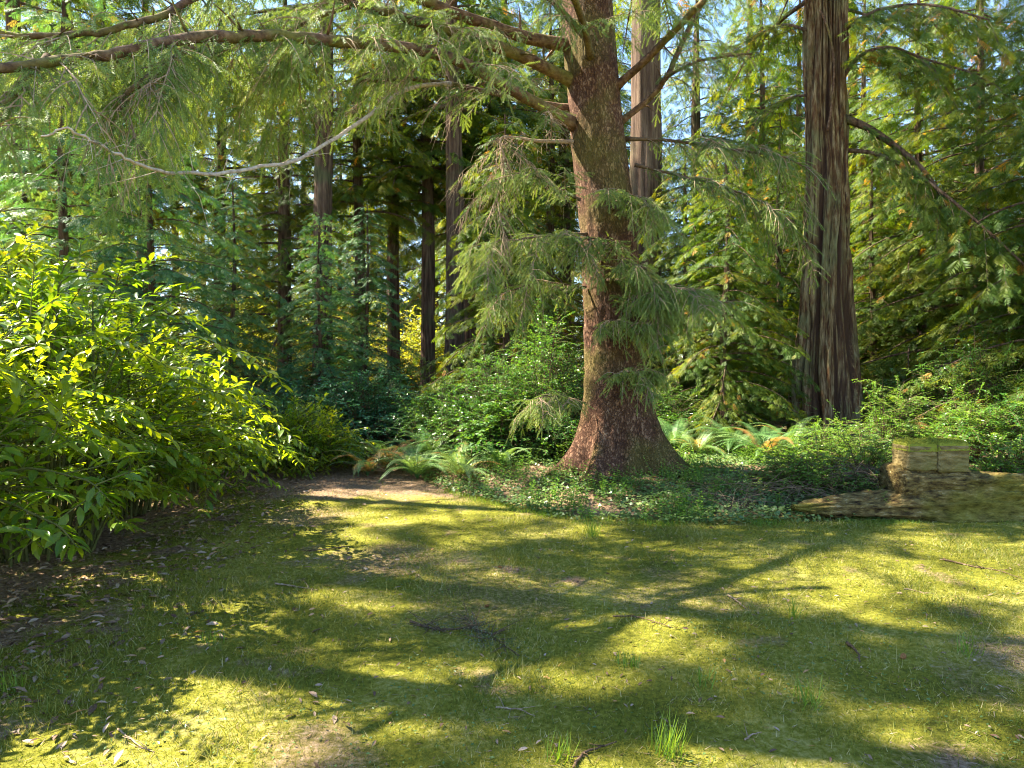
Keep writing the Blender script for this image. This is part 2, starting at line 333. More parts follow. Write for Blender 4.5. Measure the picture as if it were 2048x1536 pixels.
def brush_tmpl(n=40, seed=1):
    "a spruce twig: thin axis with needles all round, length 1, needles ~0.13"
    r_ = random.Random(seed); V = []; T = []
    def tri(a, b, c): T.append((len(V), len(V) + 1, len(V) + 2)); V.extend([a, b, c])
    tri((0, -.012, 0), (0, .012, 0), (1, 0, 0)); tri((0, 0, -.012), (0, 0, .012), (1, 0, 0))
    for k in range(n):
        x = 0.03 + .95 * k / n; th = k * 2.4 + r_.uniform(-.3, .3); l = .15 * r_.uniform(.8, 1.2)
        dx, dr = l * .75, l * .75; c, s_ = math.cos(th), math.sin(th)
        wx = .022
        tri((x - wx, 0, 0), (x + wx, 0, 0), (x + dx, c * dr, s_ * dr))
    return np.array(V, float), np.array(T, np.int64)
BRUSH = [brush_tmpl(seed=i) for i in (1, 2)]
# broad leaf, width 0.36 of its length, folded on the midrib and curling down
BROAD = (np.array([(0, 0, 0), (.10, 0, 0), (.38, 0, -.005), (.38, .17, .05), (.38, -.17, .05), (.72, 0, -.05), (.72, .13, -.01), (.72, -.13, -.01), (1, 0, -.14), (.12, .07, .02), (.12, -.07, .02)], float),
         np.array([(1, 9, 0), (0, 10, 1), (1, 2, 3), (1, 3, 9), (1, 10, 4), (1, 4, 2), (2, 5, 6), (2, 6, 3), (2, 4, 7), (2, 7, 5), (5, 8, 6), (5, 7, 8)], np.int64))
OVAL = (np.array([(0, 0, 0), (.5, .27, .05), (1, 0, -.05), (.5, -.27, .05), (.5, 0, -.02)], float), np.array([(0, 4, 1), (4, 2, 1), (0, 3, 4), (4, 3, 2)], np.int64))
def ivy():
    ang = [180, 120, 70, 35, 0, -35, -70, -120]; rad = [.12, .5, .42, .3, .0, .3, .42, .5]
    pts = [(0, 0, 0)]
    for a, r_ in ((150, .35), (105, .55), (60, .38), (45, .42), (15, .45), (0, .8), (-15, .45), (-45, .42), (-60, .38), (-105, .55), (-150, .35)):
        pts.append((math.cos(R(a)) * r_ + .1, math.sin(R(a)) * r_, .03 * abs(math.sin(R(a)))))
    V = np.array(pts, float); T = np.array([(0, i + 1, i) for i in range(1, 11)] + [(0, 1, 11)], np.int64)[:, ::-1]
    return V, T
IVY = ivy()
BLADE = (np.array([(0, -.5, 0), (0, .5, 0), (.55, .35, .06), (.55, -.35, .06), (1, 0, .28)], float), np.array([(0, 1, 2), (0, 2, 3), (3, 2, 4)], np.int64))
BLADE1 = (np.array([(0, -.5, 0), (0, .5, 0), (1, 0, .15)], float), np.array([(0, 1, 2)], np.int64))

# ---------------------------------------------------------------- trees
def trunk_mesh(cpts, rads, nth=96, nz=200, flute=0.0, flute_h=1.2, ridge=0.0, ridge_f=16, plate=0.0, seed=0, wander=0.0, fl_phase=None):
    "trunk through centre points with radii; flutes near the base, bark relief"
    C = spline(cpts, nz); z = C[:, 2]; rr = np.interp(np.linspace(0, 1, nz), np.linspace(0, 1, len(rads)), rads)
    # resample so the base gets more rows
    th = np.arange(nth) / nth * 2 * math.pi
    TH, ZZ = np.meshgrid(th, z - z[0])
    RR = np.repeat(rr[:, None], nth, 1)
    if flute:
        f = np.exp(-ZZ / flute_h); rs = random.Random(seed)
        s_ = sum(a * np.cos(k * TH + (fl_phase[i] if fl_phase else rs.uniform(0, 6.28)) + .3 * ZZ) for i, (k, a) in enumerate(((3, .5), (5, .45), (8, .3))))
        RR = RR * (1 + flute * f * s_)
    cx, sy = np.cos(TH), np.sin(TH)
    if ridge:
        wob = fbm(np.stack([cx * 1.5, sy * 1.5, ZZ * .5], -1), 2, seed + 3) * 2.2
        n = vnoise(np.stack([np.cos(TH + wob * .12) * ridge_f / 3, np.sin(TH + wob * .12) * ridge_f / 3, ZZ * .45], -1), seed + 5)
        n2 = vnoise(np.stack([np.cos(TH + wob * .12) * ridge_f, np.sin(TH + wob * .12) * ridge_f, ZZ * 1.1], -1), seed + 6)
        RR = RR + ridge * ((np.abs(n - .5) * 2) ** .6 - .5) + ridge * .5 * ((np.abs(n2 - .5) * 2) ** .7 - .5)
    if plate:
        n = fbm(np.stack([cx * 9, sy * 9, ZZ * 12], -1), 3, seed + 8); RR = RR + plate * (n - .45)
        n = fbm(np.stack([cx * 2, sy * 2, ZZ * 1.2], -1), 3, seed + 9); RR = RR + plate * 2 * (n - .45)
    V = np.stack([C[:, 0][:, None] + RR * cx, C[:, 1][:, None] + RR * sy, C[:, 2][:, None] + 0 * RR], -1)
    i = np.arange(nz - 1)[:, None] * nth; j = np.arange(nth)[None]; j2 = (j + 1) % nth
    Q = np.stack([i + j, i + j2, i + nth + j2, i + nth + j], -1).reshape(-1, 4)
    return V.reshape(-1, 3), Q

def redwood_foliage(gl, gf, H, z0, Rad, n, seed, spray=.34, sec=.34, lean_r=0.12, up=.10, droop=.42, dens=1.0, r0=.05, side=None, prof=.75, clumpy=0):
    "limbs into gl, flat drooping sprays into gf; local coordinates, trunk on the z axis"
    rg = np.random.default_rng(seed)
    O = []; D = []; U = []; S = []; RN = []
    for k in range(n):
        u = (k + rg.uniform(0, 1)) / n; z = z0 + (H - z0) * u
        a = k * 2.39996 + rg.uniform(-.4, .4)
        if side is not None and rg.random() < .6: a = side + rg.normal(0, .7)
        Lr = Rad * (1 - u) ** prof * rg.uniform(.65, 1.15) + .35
        az = np.array([math.cos(a), math.sin(a), 0]); pz = np.array([-az[1], az[0], 0])
        t_ = np.linspace(0, 1, 9)[:, None]
        bend = rg.uniform(-.2, .2)
        P = az * Lr * t_ + np.array([0, 0, 1.]) * (z + up * Lr * t_ - droop * Lr * t_ ** 2 * rg.uniform(.6, 1.3)) + pz * bend * Lr * t_ ** 2
        gl.tube(P, np.linspace(max(.012, r0 * (Lr / Rad)), .006, 9), 5, r=.4, cap=False)
        lr = rg.uniform(-.14, .14)
        m_ = max(3, int(Lr / sec * 2.2 * dens))
        for q in range(m_):
            f = .12 + .88 * (q + rg.random()) / m_
            i = min(int(f * 8), 7); ff = f * 8 - i
            b = P[i] * (1 - ff) + P[i + 1] * ff; dd = norm(P[i + 1] - P[i])
            s_ = 1 if q % 2 else -1
            sl = (.30 * Lr * (1 - f) + .38) * rg.uniform(.6, 1.2)
            d0 = norm(dd * rg.uniform(.5, 1.0) + s_ * pz * rg.uniform(.5, 1.1) + np.array([0, 0, -.1]))
            ns = max(2, int(sl / (spray * .42)))
            tt = (np.arange(ns) + rg.uniform(.2, .9, ns)) / ns
            pos = b + d0 * (sl * tt)[:, None] + np.array([0, 0, -1.]) * (.35 * sl * tt ** 2)[:, None]
            side_v = norm(np.cross(d0, [0, 0, 1.]))
            dirs = norm(d0 + side_v * (np.where(np.arange(ns) % 2, 1, -1) * rg.uniform(.2, .9, ns))[:, None] + np.array([0, 0, -1.]) * rg.uniform(.05, .6, ns)[:, None])
            O.append(pos); D.append(dirs); U.append(np.tile([0, 0, 1.], (ns, 1)) + rg.normal(0, .28, (ns, 3)))
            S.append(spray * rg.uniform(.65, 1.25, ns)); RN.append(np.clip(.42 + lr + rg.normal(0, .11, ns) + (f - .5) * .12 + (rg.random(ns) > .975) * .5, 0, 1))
    O, D, U, S, RN = map(np.concatenate, (O, D, U, S, RN))
    if clumpy:
        q = vnoise(O * clumpy, seed) > .62; O, D, U, S, RN = O[q], D[q], U[q], S[q], RN[q]
    pick = rg.integers(0, 3, len(O)); Mx = frames(D, U, S, roll=rg.normal(0, .25, len(O)))
    for i in range(3):
        q = pick == i; gf.stamp(SPRAY[i], O[q], Mx[q], RN[q])
    return len(O)

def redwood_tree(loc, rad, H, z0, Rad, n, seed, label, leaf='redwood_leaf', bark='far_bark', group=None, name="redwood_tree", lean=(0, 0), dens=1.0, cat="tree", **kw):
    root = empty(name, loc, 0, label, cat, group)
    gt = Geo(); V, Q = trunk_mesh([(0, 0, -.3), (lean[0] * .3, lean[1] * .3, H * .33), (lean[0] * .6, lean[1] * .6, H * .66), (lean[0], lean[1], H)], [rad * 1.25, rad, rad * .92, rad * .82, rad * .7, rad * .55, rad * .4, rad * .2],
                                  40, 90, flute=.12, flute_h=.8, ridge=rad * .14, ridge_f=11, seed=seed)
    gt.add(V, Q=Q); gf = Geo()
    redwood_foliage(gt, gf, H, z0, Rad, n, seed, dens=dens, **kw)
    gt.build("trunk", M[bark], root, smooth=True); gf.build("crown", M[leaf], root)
    return root

# -------- spruce sprays along a limb
def spruce_foliage(gf, gt, P, t0, t1, blen, seed, spacing=.085, twig=.17, hang=.75, dens=1.0, dead=0.0, bright=0.0, clump=0, forks=0, n0=None):
    hang0 = hang
    rg = np.random.default_rng(seed); P = np.asarray(P); seg = np.linalg.norm(np.diff(P, axis=0), axis=1); cum = np.r_[0, np.cumsum(seg)]; Lt = cum[-1]
    n = int((t1 - t0) * Lt / spacing * dens)
    for k in range(forks):                                      # forked side boughs, each with sprays of its own
        f = .12 + .8 * (k + rg.random()) / forks; i = min(int(f * (len(P) - 1)), len(P) - 2); d = norm(P[i + 1] - P[i]); sd = norm(np.cross(d, [0, 0, 1.])) * (1 if k % 2 else -1)
        l = min(1.1, .42 * Lt) * rg.uniform(.6, 1.2); v = norm(d * rg.uniform(.4, 1) + sd * rg.uniform(.4, 1.1) + np.array([0, 0, rg.uniform(-.5, .5)]))
        B = P[i] + v * l * np.linspace(0, 1, 7)[:, None] + np.array([0, 0, -1.]) * l * rg.uniform(.15, .6) * np.linspace(0, 1, 7)[:, None] ** 2
        B = B + np.cumsum(rg.normal(0, .022, B.shape), 0) * np.linspace(0, 1, 7)[:, None]
        gt.tube(B, np.linspace(.008, .002, 7), 4, r=.4, cap=False)
        spruce_foliage(gf, gt, B, 0.05, 1, blen * .62, seed * 37 + k, spacing, twig, hang, dens, dead, bright, clump)
    O = []; D = []; S = []; RN = []
    for k in range(n):
        f = t0 + (t1 - t0) * (k + rg.random()) / n; s_ = f * Lt; i = min(np.searchsorted(cum, s_) - 1, len(P) - 2); i = max(i, 0)
        ff = (s_ - cum[i]) / seg[i]; b = P[i] * (1 - ff) + P[i + 1] * ff; d = norm(P[i + 1] - P[i]); sd = norm(np.cross(d, [0, 0, 1.])) * (1 if k % 2 else -1)
        if clump and vnoise(b * clump, 5) < .6: continue
        bl = blen * rg.uniform(.3, 1.35) ** 1.3 * (1 - .45 * max(0, f - .5) * 2)
        d0 = norm(d * rg.uniform(.1, 1.1) + sd * rg.uniform(.1, 1.1) + np.array([0, 0, rg.uniform(-.6, .35)])); hang = hang0 * rg.uniform(.35, 1.3)
        m_ = 7; t_ = np.linspace(0, 1, m_)[:, None]
        B = b + d0 * bl * t_ * (1 - .35 * hang * t_) + np.array([0, 0, -1.]) * bl * hang * t_ ** 2 * rg.uniform(.6, 1.1)
        isdead = rg.random() < dead
        gt.tube(B, np.linspace(.0055, .002, m_), 3, r=.6 if isdead else .4, cap=False)
        nt_ = max(3, int(bl / .042))
        tt = (np.arange(nt_) + rg.random(nt_)) / nt_; ix = np.minimum((tt * (m_ - 1)).astype(int), m_ - 2); fr = (tt * (m_ - 1) - ix)[:, None]
        pos = B[ix] * (1 - fr) + B[ix + 1] * fr; dr = norm(B[ix + 1] - B[ix]); s2 = norm(np.cross(dr, [0, 0, 1.])) * np.where(np.arange(nt_) % 2, 1, -1)[:, None]
        td = norm(dr * rg.uniform(.5, 1.1, nt_)[:, None] + s2 * rg.uniform(.3, 1.0, nt_)[:, None] + np.array([0, 0, -1.]) * rg.uniform(.1, .9, nt_)[:, None] + rg.normal(0, .12, (nt_, 3)))
        if isdead:
            for q in range(0, nt_, 2):
                l = twig * rg.uniform(.6, 1.5); md = pos[q] + td[q] * l * .5 + rg.normal(0, .012, 3)
                gt.tube([pos[q], md, pos[q] + td[q] * l + np.array([0, 0, -.03]) + rg.normal(0, .015, 3)], [.0028, .0022, .0014], 3, r=.8, cap=False)
            continue
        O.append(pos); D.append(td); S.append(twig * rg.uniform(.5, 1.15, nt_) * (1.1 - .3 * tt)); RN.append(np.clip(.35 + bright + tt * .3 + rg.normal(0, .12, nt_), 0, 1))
        O.append(B[-1:]); D.append(norm(B[-1:] - B[-2:-1])); S.append(np.array([twig * .9])); RN.append(np.array([.8]))
    if not O: return
    O, D, S, RN = map(np.concatenate, (O, D, S, RN)); pick = rg.integers(0, 2, len(O)); Mx = frames(D, rg.normal(0, 1, (len(O), 3)), S)
    for i in range(2): gf.stamp(BRUSH[i], O[pick == i], Mx[pick == i], RN[pick == i])

# ================================================================ THE BIG SPRUCE
SY = 9.9
sb = at(1240, 945, SY); sb[2] = gz(sb[0], SY) - .02
spruce = empty("spruce_tree", sb, 0, "huge spruce with flaring reddish flaky trunk and long mossy limbs behind the lawn", "tree")
cp = [at(1240, 985, SY), at(1238, 900, SY), at(1232, 800, SY), at(1226, 650, SY), at(1218, 480, SY), at(1197, 290, SY), at(1180, 100, SY), at(1172, -60, SY), at(1166, -400, SY), at(1160, -900, SY), at(1158, -1500, SY), at(1156, -2200, SY)]
zs = np.array([c[2] for c in cp]); nz = 420
zt = zs[0] + (zs[-1] - zs[0]) * np.linspace(0, 1, nz) ** 1.7
Cx = np.interp(zt, zs, [c[0] for c in cp]); ker = np.ones(9) / 9; Cx = np.convolve(np.pad(Cx, 4, mode='edge'), ker, 'valid')
C = np.stack([Cx, np.full(nz, SY), zt], -1) - sb
rz = [-.2, 0, .12, .3, .55, .9, 1.4, 3, 4.5, 7, 12, 17, 21]; rv = [.86, .76, .68, .60, .53, .465, .43, .40, .385, .36, .27, .16, .03]
th = np.arange(150) / 150 * 2 * math.pi; TH, ZZ = np.meshgrid(th, C[:, 2]); RR = np.interp(ZZ, rz, rv)
f = np.exp(-np.maximum(ZZ, 0) / .5)
lobes = .16 * np.cos(3 * TH + 1.0) + .15 * np.cos(5 * TH + 2.6) + .10 * np.cos(9 * TH + .5) + .05 * np.cos(14 * TH)
RR = RR * (1 + f * lobes) * (1 + .05 * np.cos(3 * TH + ZZ * .5) * np.exp(-ZZ / 4)) + f * .22 * np.exp(-((np.angle(np.exp(1j * (TH + .25)))) / .35) ** 2) + f * .24 * np.exp(-((np.angle(np.exp(1j * (TH - 3.35)))) / .22) ** 2) + f * .16 * np.exp(-((np.angle(np.exp(1j * (TH + 1.15)))) / .16) ** 2) + f * .14 * np.exp(-((np.angle(np.exp(1j * (TH + 2.1)))) / .14) ** 2) - f * .06 * np.exp(-((np.angle(np.exp(1j * (TH + 1.6)))) / .12) ** 2)
cx, sy = np.cos(TH), np.sin(TH)
RR = RR + .035 * (fbm(np.stack([cx * 8, sy * 8, ZZ * 7], -1), 3, 8) - .45) + .06 * (fbm(np.stack([cx * 2.2, sy * 2.2, ZZ * 1.3], -1), 3, 9) - .45) + .02 * np.abs(vnoise(np.stack([cx * 14, sy * 14, ZZ * 3], -1), 12) - .5)
V = np.stack([C[:, 0][:, None] + RR * cx, C[:, 1][:, None] + RR * sy, C[:, 2][:, None] + 0 * RR], -1)
i = np.arange(nz - 1)[:, None] * 150; j = np.arange(150)[None]; j2 = (j + 1) % 150
g = Geo(); g.add(V.reshape(-1, 3), Q=np.stack([i + j, i + j2, i + 150 + j2, i + 150 + j], -1).reshape(-1, 4))
g.build("trunk", M['spruce_bark'], spruce, smooth=True)

def limb(pts, r0, r1, fol=None, label=None, mat='limb_bark', knots=0, name="limb", seed=0):
    P = spline([at(*q) for q in pts], 5 * len(pts)) - sb
    rg = np.random.default_rng(seed + 500); P = P + np.cumsum(rg.normal(0, .011, P.shape), 0) * np.linspace(0, 1, len(P))[:, None]
    g = Geo(); k = len(P); rad = r0 + (r1 - r0) * np.linspace(0, 1, k) ** .8; rad[0] *= 1.35; rad[1] *= 1.15
    g.tube(P, rad, 10, r=.5)
    for q in range(knots):                                      # short dead side twigs
        i = rg.integers(2, k - 1); d = norm(np.array([rg.normal(), rg.normal(), rg.normal() * .9])); l = rg.uniform(.1, .45)
        g.tube([P[i], P[i] + d * l * .5 + rg.normal(0, .02, 3), P[i] + d * l + np.array([0, 0, -.05])], [rad[i] * .3, rad[i] * .2, .002], 4)
    o = g.build(name, M[mat], spruce, smooth=True)
    if label: o["label"] = label
    if fol:
        gf, gt = Geo(), Geo()
        if pts[-1][2] < 7.6 and pts[-1][0] < 700: fol.update(blen=fol['blen'] * .8, hang=.6, forks=7, dens=fol['dens'] * .9, twig=fol.get('twig', .17) * 1.25, dead=fol.get('dead', 0) * .6)
        else: fol.update(forks=5 if r0 < .03 else 3 if r0 > .055 else 5, dens=fol['dens'] * 1.0, twig=fol.get('twig', .17) * 1.15, hang=.5)
        gt.tube(P, r1 * .6, 4); spruce_foliage(gf, gt, P, seed=seed, **fol)
        if gt.n: gt.build("branchlets", M['twig'], o)
        if gf.n: gf.build("needles", M['spruce_leaf'], o)
    return o
F = lambda t0, t1, blen, **k: dict(t0=t0, t1=t1, blen=blen, **k)
limb([(1150, 250, 9.8), (1040, 188, 9.1), (940, 132, 8.4), (860, 102, 7.8), (760, 84, 7.2), (640, 74, 6.6), (520, 71, 6.1), (400, 75, 5.6), (300, 87, 5.2), (200, 100, 4.9), (100, 113, 4.6), (-80, 128, 4.2)], .085, .028, F(.35, 1, .75, dens=1.3, dead=.22, bright=.12, twig=.15), "long mossy limb crossing the top left of the view", knots=26, seed=1)
limb([(385, 92, 5.5), (320, 135, 5.3), (270, 165, 5.1), (220, 198, 5.0)], .022, .016, F(.1, 1, .8, dens=1.8, dead=.5, bright=.1, twig=.14), "stubby pale branch ending in a cut", seed=2)
limb([(95, 113, 4.6), (60, 150, 4.4), (0, 208, 4.2), (-90, 270, 4.0)], .02, .012, F(0, 1, .6, dens=1.3, bright=.15, twig=.13), seed=3)
limb([(1160, 170, 9.9), (1040, 112, 9.3), (960, 82, 8.8), (900, 60, 8.4), (840, 45, 8.1), (780, 30, 7.8), (700, 10, 7.4), (560, -30, 6.8), (380, -10, 6.2)], .095, .03, F(.3, 1, .85, dens=1.2, dead=.25, bright=.08), "thick mossy limb rising to the left", knots=14, seed=4)
limb([(1150, 92, 9.9), (1060, 78, 9.6), (960, 47, 9.2), (880, 18, 8.9), (760, -10, 8.6), (600, -60, 8)], .10, .05, F(.2, 1, .7, dens=1.1, dead=.35), knots=8, seed=5)
limb([(1150, 218, 10), (1060, 205, 9.7), (980, 185, 9.3), (900, 168, 9), (820, 160, 8.7), (720, 168, 8.3)], .055, .02, F(.3, 1, .6, dens=.8, dead=.6), knots=14, seed=6)
limb([(900, 168, 9.0), (840, 172, 8.5), (795, 188, 8.2), (755, 217, 7.9), (715, 246, 7.6), (660, 285, 7.2), (600, 320, 6.5), (520, 340, 5.95), (440, 350, 5.4), (360, 351, 4.9), (290, 346, 4.5), (225, 318, 4.2), (170, 290, 4.05), (140, 270, 3.95), (105, 264, 3.88), (66, 272, 3.84)], .029, .005, None, "bare dead branch coloured pale for sunlight, sagging across the left", 'sun_painted_wood', knots=34, seed=7)
limb([(1155, 284, 9.8), (1080, 282, 9.5), (1000, 275, 9.2), (1003, 320, 9.1), (990, 390, 9.0), (960, 455, 8.9)], .032, .008, F(.3, .95, .4, dens=2.2, dead=.85), "brown branch broken downward", 'twig', knots=8, seed=8)
limb([(1230, 175, 9.8), (1290, 122, 9.4), (1340, 72, 9.0), (1400, 8, 8.6), (1450, -60, 8.2)], .062, .035, F(.5, 1, .5, dens=.8), knots=6, seed=9)
limb([(1240, 245, 10.1), (1300, 195, 10), (1335, 150, 9.9), (1365, 90, 9.8), (1410, -10, 9.6), (1440, -100, 9.3)], .05, .03, F(.4, 1, .6, dens=.8, dead=.3), knots=6, seed=10)
limb([(1322, 165, 9.9), (1350, 145, 9.8), (1385, 130, 9.7), (1440, 118, 9.6), (1515, 111, 9.4)], .03, .012, F(.3, 1, .5, dens=1, dead=.5), knots=5, seed=11)
limb([(1180, 112, 9.55), (1168, 55, 9.1), (1150, -5, 8.6), (1100, -120, 7.8), (1050, -330, 6.6), (1010, -600, 5.6)], .058, .03, F(.72, 1, .6, dens=1), "pale mossy limb pointing out over the lawn", knots=3, seed=12)
limb([(1165, 70, 9.7), (1125, 25, 9.4), (1080, -20, 9.1), (980, -120, 8.4)], .05, .03, F(.8, 1, .5, dens=1), knots=3, seed=13)
limb([(1250, 278, 10), (1340, 280, 9.9), (1430, 292, 9.7), (1520, 310, 9.5), (1610, 345, 9.3)], .03, .008, F(.1, 1, .6, dens=2.2, dead=.1, twig=.12, bright=-.2, spacing=.07), "wide drooping bough of grey green needles coloured dark for shade", 'dark_twig', seed=14)  # negative bright puts shade into the needle colour
limb([(1270, 330, 9.8), (1360, 350, 9.6), (1450, 370, 9.3), (1540, 410, 9.0), (1600, 450, 8.8)], .022, .006, F(.05, 1, .5, dens=1.8, dead=.1, twig=.12, bright=-.2, spacing=.07), None, 'dark_twig', seed=15)  # needle colour darkened for shade like the bough above
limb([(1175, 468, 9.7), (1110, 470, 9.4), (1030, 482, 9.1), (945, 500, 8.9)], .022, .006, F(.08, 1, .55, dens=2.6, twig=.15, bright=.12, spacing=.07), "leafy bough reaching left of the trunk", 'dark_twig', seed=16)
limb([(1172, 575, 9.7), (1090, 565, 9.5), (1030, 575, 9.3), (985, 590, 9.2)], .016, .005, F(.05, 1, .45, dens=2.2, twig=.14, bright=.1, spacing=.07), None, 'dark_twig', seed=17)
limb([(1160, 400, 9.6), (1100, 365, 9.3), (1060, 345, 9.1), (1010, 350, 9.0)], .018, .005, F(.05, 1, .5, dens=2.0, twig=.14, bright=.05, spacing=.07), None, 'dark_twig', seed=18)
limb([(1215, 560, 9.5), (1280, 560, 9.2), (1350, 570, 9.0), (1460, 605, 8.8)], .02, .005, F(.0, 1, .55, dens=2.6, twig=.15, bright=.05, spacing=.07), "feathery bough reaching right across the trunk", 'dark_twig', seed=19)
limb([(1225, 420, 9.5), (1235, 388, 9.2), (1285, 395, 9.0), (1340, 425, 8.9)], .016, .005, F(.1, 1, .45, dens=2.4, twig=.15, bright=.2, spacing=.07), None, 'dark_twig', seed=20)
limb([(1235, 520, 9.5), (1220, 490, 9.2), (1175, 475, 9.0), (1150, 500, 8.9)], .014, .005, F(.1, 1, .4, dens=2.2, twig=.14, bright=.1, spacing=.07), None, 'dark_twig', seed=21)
limb([(1260, 735, 9.5), (1245, 742, 9.25), (1270, 738, 9.1), (1330, 735, 9.0)], .012, .004, F(.1, 1, .38, dens=2.4, twig=.14, bright=.15, spacing=.06), "small tuft in front of the lower trunk", 'dark_twig', seed=22)
limb([(1170, 806, 9.55), (1125, 794, 9.4), (1085, 790, 9.3), (1050, 792, 9.2)], .012, .004, F(.1, 1, .4, dens=2.6, twig=.13, bright=.15, spacing=.06), "lowest little bough on the left of the trunk", 'dark_twig', seed=23)
limb([(1235, 545, 9.5), (1255, 530, 9.1), (1290, 545, 8.9), (1310, 590, 8.8)], .014, .004, F(0, 1, .4, dens=2.4, twig=.15, bright=.15, spacing=.06), None, 'dark_twig', seed=25)
limb([(1235, 650, 9.45), (1225, 640, 9.2), (1265, 645, 9.0), (1320, 665, 8.9)], .012, .004, F(0, 1, .35, dens=2.2, twig=.14, bright=.15, spacing=.06), None, 'dark_twig', seed=26)
limb([(1240, 610, 9.5), (1270, 590, 9.2), (1300, 600, 9.0), (1320, 630, 8.9)], .014, .004, F(0, 1, .42, dens=2.4, twig=.14, bright=.1, spacing=.06), None, 'dark_twig', seed=24)
limb([(620, -130, 6.6), (480, -50, 6.3), (385, -3, 6.0), (335, 26, 5.8), (270, 46, 5.6), (190, 60, 5.4), (100, 62, 5.2), (0, 52, 5.1), (-120, 44, 5.0)], .04, .02, F(.1, 1, .7, dens=1.3, dead=.1, bright=.1, twig=.15), "limb entering at the top left corner", knots=14, seed=30)
limb([(700, 12, 7.5), (600, 50, 7.3), (500, 105, 7.1), (410, 170, 6.9), (350, 230, 6.8)], .025, .008, F(.1, 1, .8, dens=1.8, dead=.15, bright=.12), None, seed=31)
limb([(660, 72, 6.8), (610, 110, 7.0), (560, 150, 7.2), (500, 190, 7.3)], .018, .006, F(.1, 1, .8, dens=1.8, dead=.15, bright=.1), None, seed=32)
limb([(880, 60, 8.4), (820, 110, 8.4), (740, 150, 8.3), (660, 180, 8.2)], .02, .006, F(.1, 1, .6, dens=1.1, dead=.3, bright=.1), None, seed=33)
limb([(520, 71, 6.1), (440, 110, 6.2), (330, 160, 6.2), (200, 190, 6.2)], .018, .006, F(.1, 1, .8, dens=1.8, dead=.1, bright=.15), None, seed=34)
limb([(760, -5, 8.6), (640, 10, 8.4), (520, 30, 8.2), (380, 60, 8.0), (240, 80, 7.8)], .03, .01, F(.1, 1, .9, dens=1.5, dead=.1, bright=.1), None, seed=35)
limb([(300, 87, 5.2), (230, 130, 5.3), (140, 160, 5.4), (40, 180, 5.4)], .016, .005, F(.1, 1, .7, dens=1.8, dead=.05, bright=.15, twig=.14), None, seed=36)
for k, (ang, L_, z_) in enumerate(((-95, 5.6, 6.6), (-125, 5.8, 7.0), (-150, 5.4, 6.9), (-70, 5.0, 7.3), (-110, 6.2, 8.0), (-140, 6.2, 8.4), (-172, 5.2, 7.9))):  # limbs added above the view, clumped to dapple the lawn
    a = R(ang); v = np.array([math.cos(a), math.sin(a), 0]); t_ = np.linspace(0, 1, 14)[:, None]; cxx = np.interp(z_, C[:, 2], C[:, 0])
    P = np.array([cxx, 0, z_]) + v * L_ * t_ + np.array([0, 0, 1.]) * (.25 * L_ * t_ - .3 * L_ * t_ ** 2) + np.array([-v[1], v[0], 0]) * .5 * np.sin(t_ * 4 + k)
    g = Geo(); g.tube(P, np.linspace(.06, .012, 14), 8); o = g.build("limb", M['limb_bark'], spruce, smooth=True)
    gf, gt = Geo(), Geo(); gt.tube(P, .006, 4); spruce_foliage(gf, gt, P, .25, 1, .6, 900 + k, spacing=.055, twig=.22, hang=.5, dens=1.0, clump=1.8, forks=7)
    gt.build("branchlets", M['dark_twig'], o); gf.build("needles", M['spruce_leaf'], o)
# the crown above the picture, which shades the lawn
rg = np.random.default_rng(77); gl, gf = Geo(), Geo()
for k in range(30):
    u = (k + rg.random()) / 30; z = 7.8 + 13 * u; a = k * 2.4 + rg.uniform(-.3, .3); Lr = (5.2 * (1 - u) ** .8 + .4) * rg.uniform(.7, 1.1)
    az = np.array([math.cos(a), math.sin(a), 0]); t_ = np.linspace(0, 1, 10)[:, None]
    cxx = np.interp(z, C[:, 2], C[:, 0])
    P = np.array([cxx, 0, z]) + az * Lr * t_ + np.array([0, 0, 1.]) * (.15 * Lr * t_ - .35 * Lr * t_ ** 2)
    gl.tube(P, np.linspace(.06 * (1 - u) + .015, .008, 10), 6)
    spruce_foliage(gf, gl, P, .2, 1, .8, 300 + k, spacing=.045, twig=.26, dens=1.0, clump=2.1)
gl.tube([(np.interp(z_, C[:, 2], C[:, 0]), 0, z_) for z_ in np.linspace(7.8, 20.5, 12)], .03, 5); gl.build("upper_limbs", M['limb_bark'], spruce); gf.build("crown", M['spruce_leaf'], spruce)

# ================================================================ THE BIG REDWOOD
RY = 14.8
rb = at(1649, 858, RY); rb[2] = gz(rb[0], RY)
red = empty("redwood_tree", rb, 0, "big straight redwood with deeply furrowed grey brown bark right of the spruce", "tree")
g = Geo(); zz_ = [-.3, .3, 1.2, 2.6, 4, 8, 14, 22]; rr_ = [.70, .66, .635, .52, .435, .40, .33, .08]
zt = np.linspace(-.3, 22, 420); nth = 200
TH, ZZ = np.meshgrid(np.arange(nth) / nth * 2 * math.pi, zt); RR = np.interp(ZZ, zz_, rr_)
wob = (fbm(np.stack([np.cos(TH) * 1.2, np.sin(TH) * 1.2, ZZ * .35], -1), 2, 3) - .4) * 1.0
def ring(fq, zf, sd): return vnoise(np.stack([np.cos(TH + wob) * fq, np.sin(TH + wob) * fq, ZZ * zf], -1), sd)
n1, n2 = ring(4.5, .22, 21), ring(11, .6, 22)
q1, q2 = np.clip(np.abs(n1 - .5) * 4.2, 0, 1), np.clip(np.abs(n2 - .5) * 3.6, 0, 1); RR = RR + .13 * (q1 - .6) + .07 * (q2 - .5) + .025 * (ring(24, 1.6, 23) - .5); HH = .55 * q1 + .45 * q2
V = np.stack([RR * np.cos(TH), RR * np.sin(TH), ZZ], -1)
i = np.arange(len(zt) - 1)[:, None] * nth; j = np.arange(nth)[None]; j2 = (j + 1) % nth
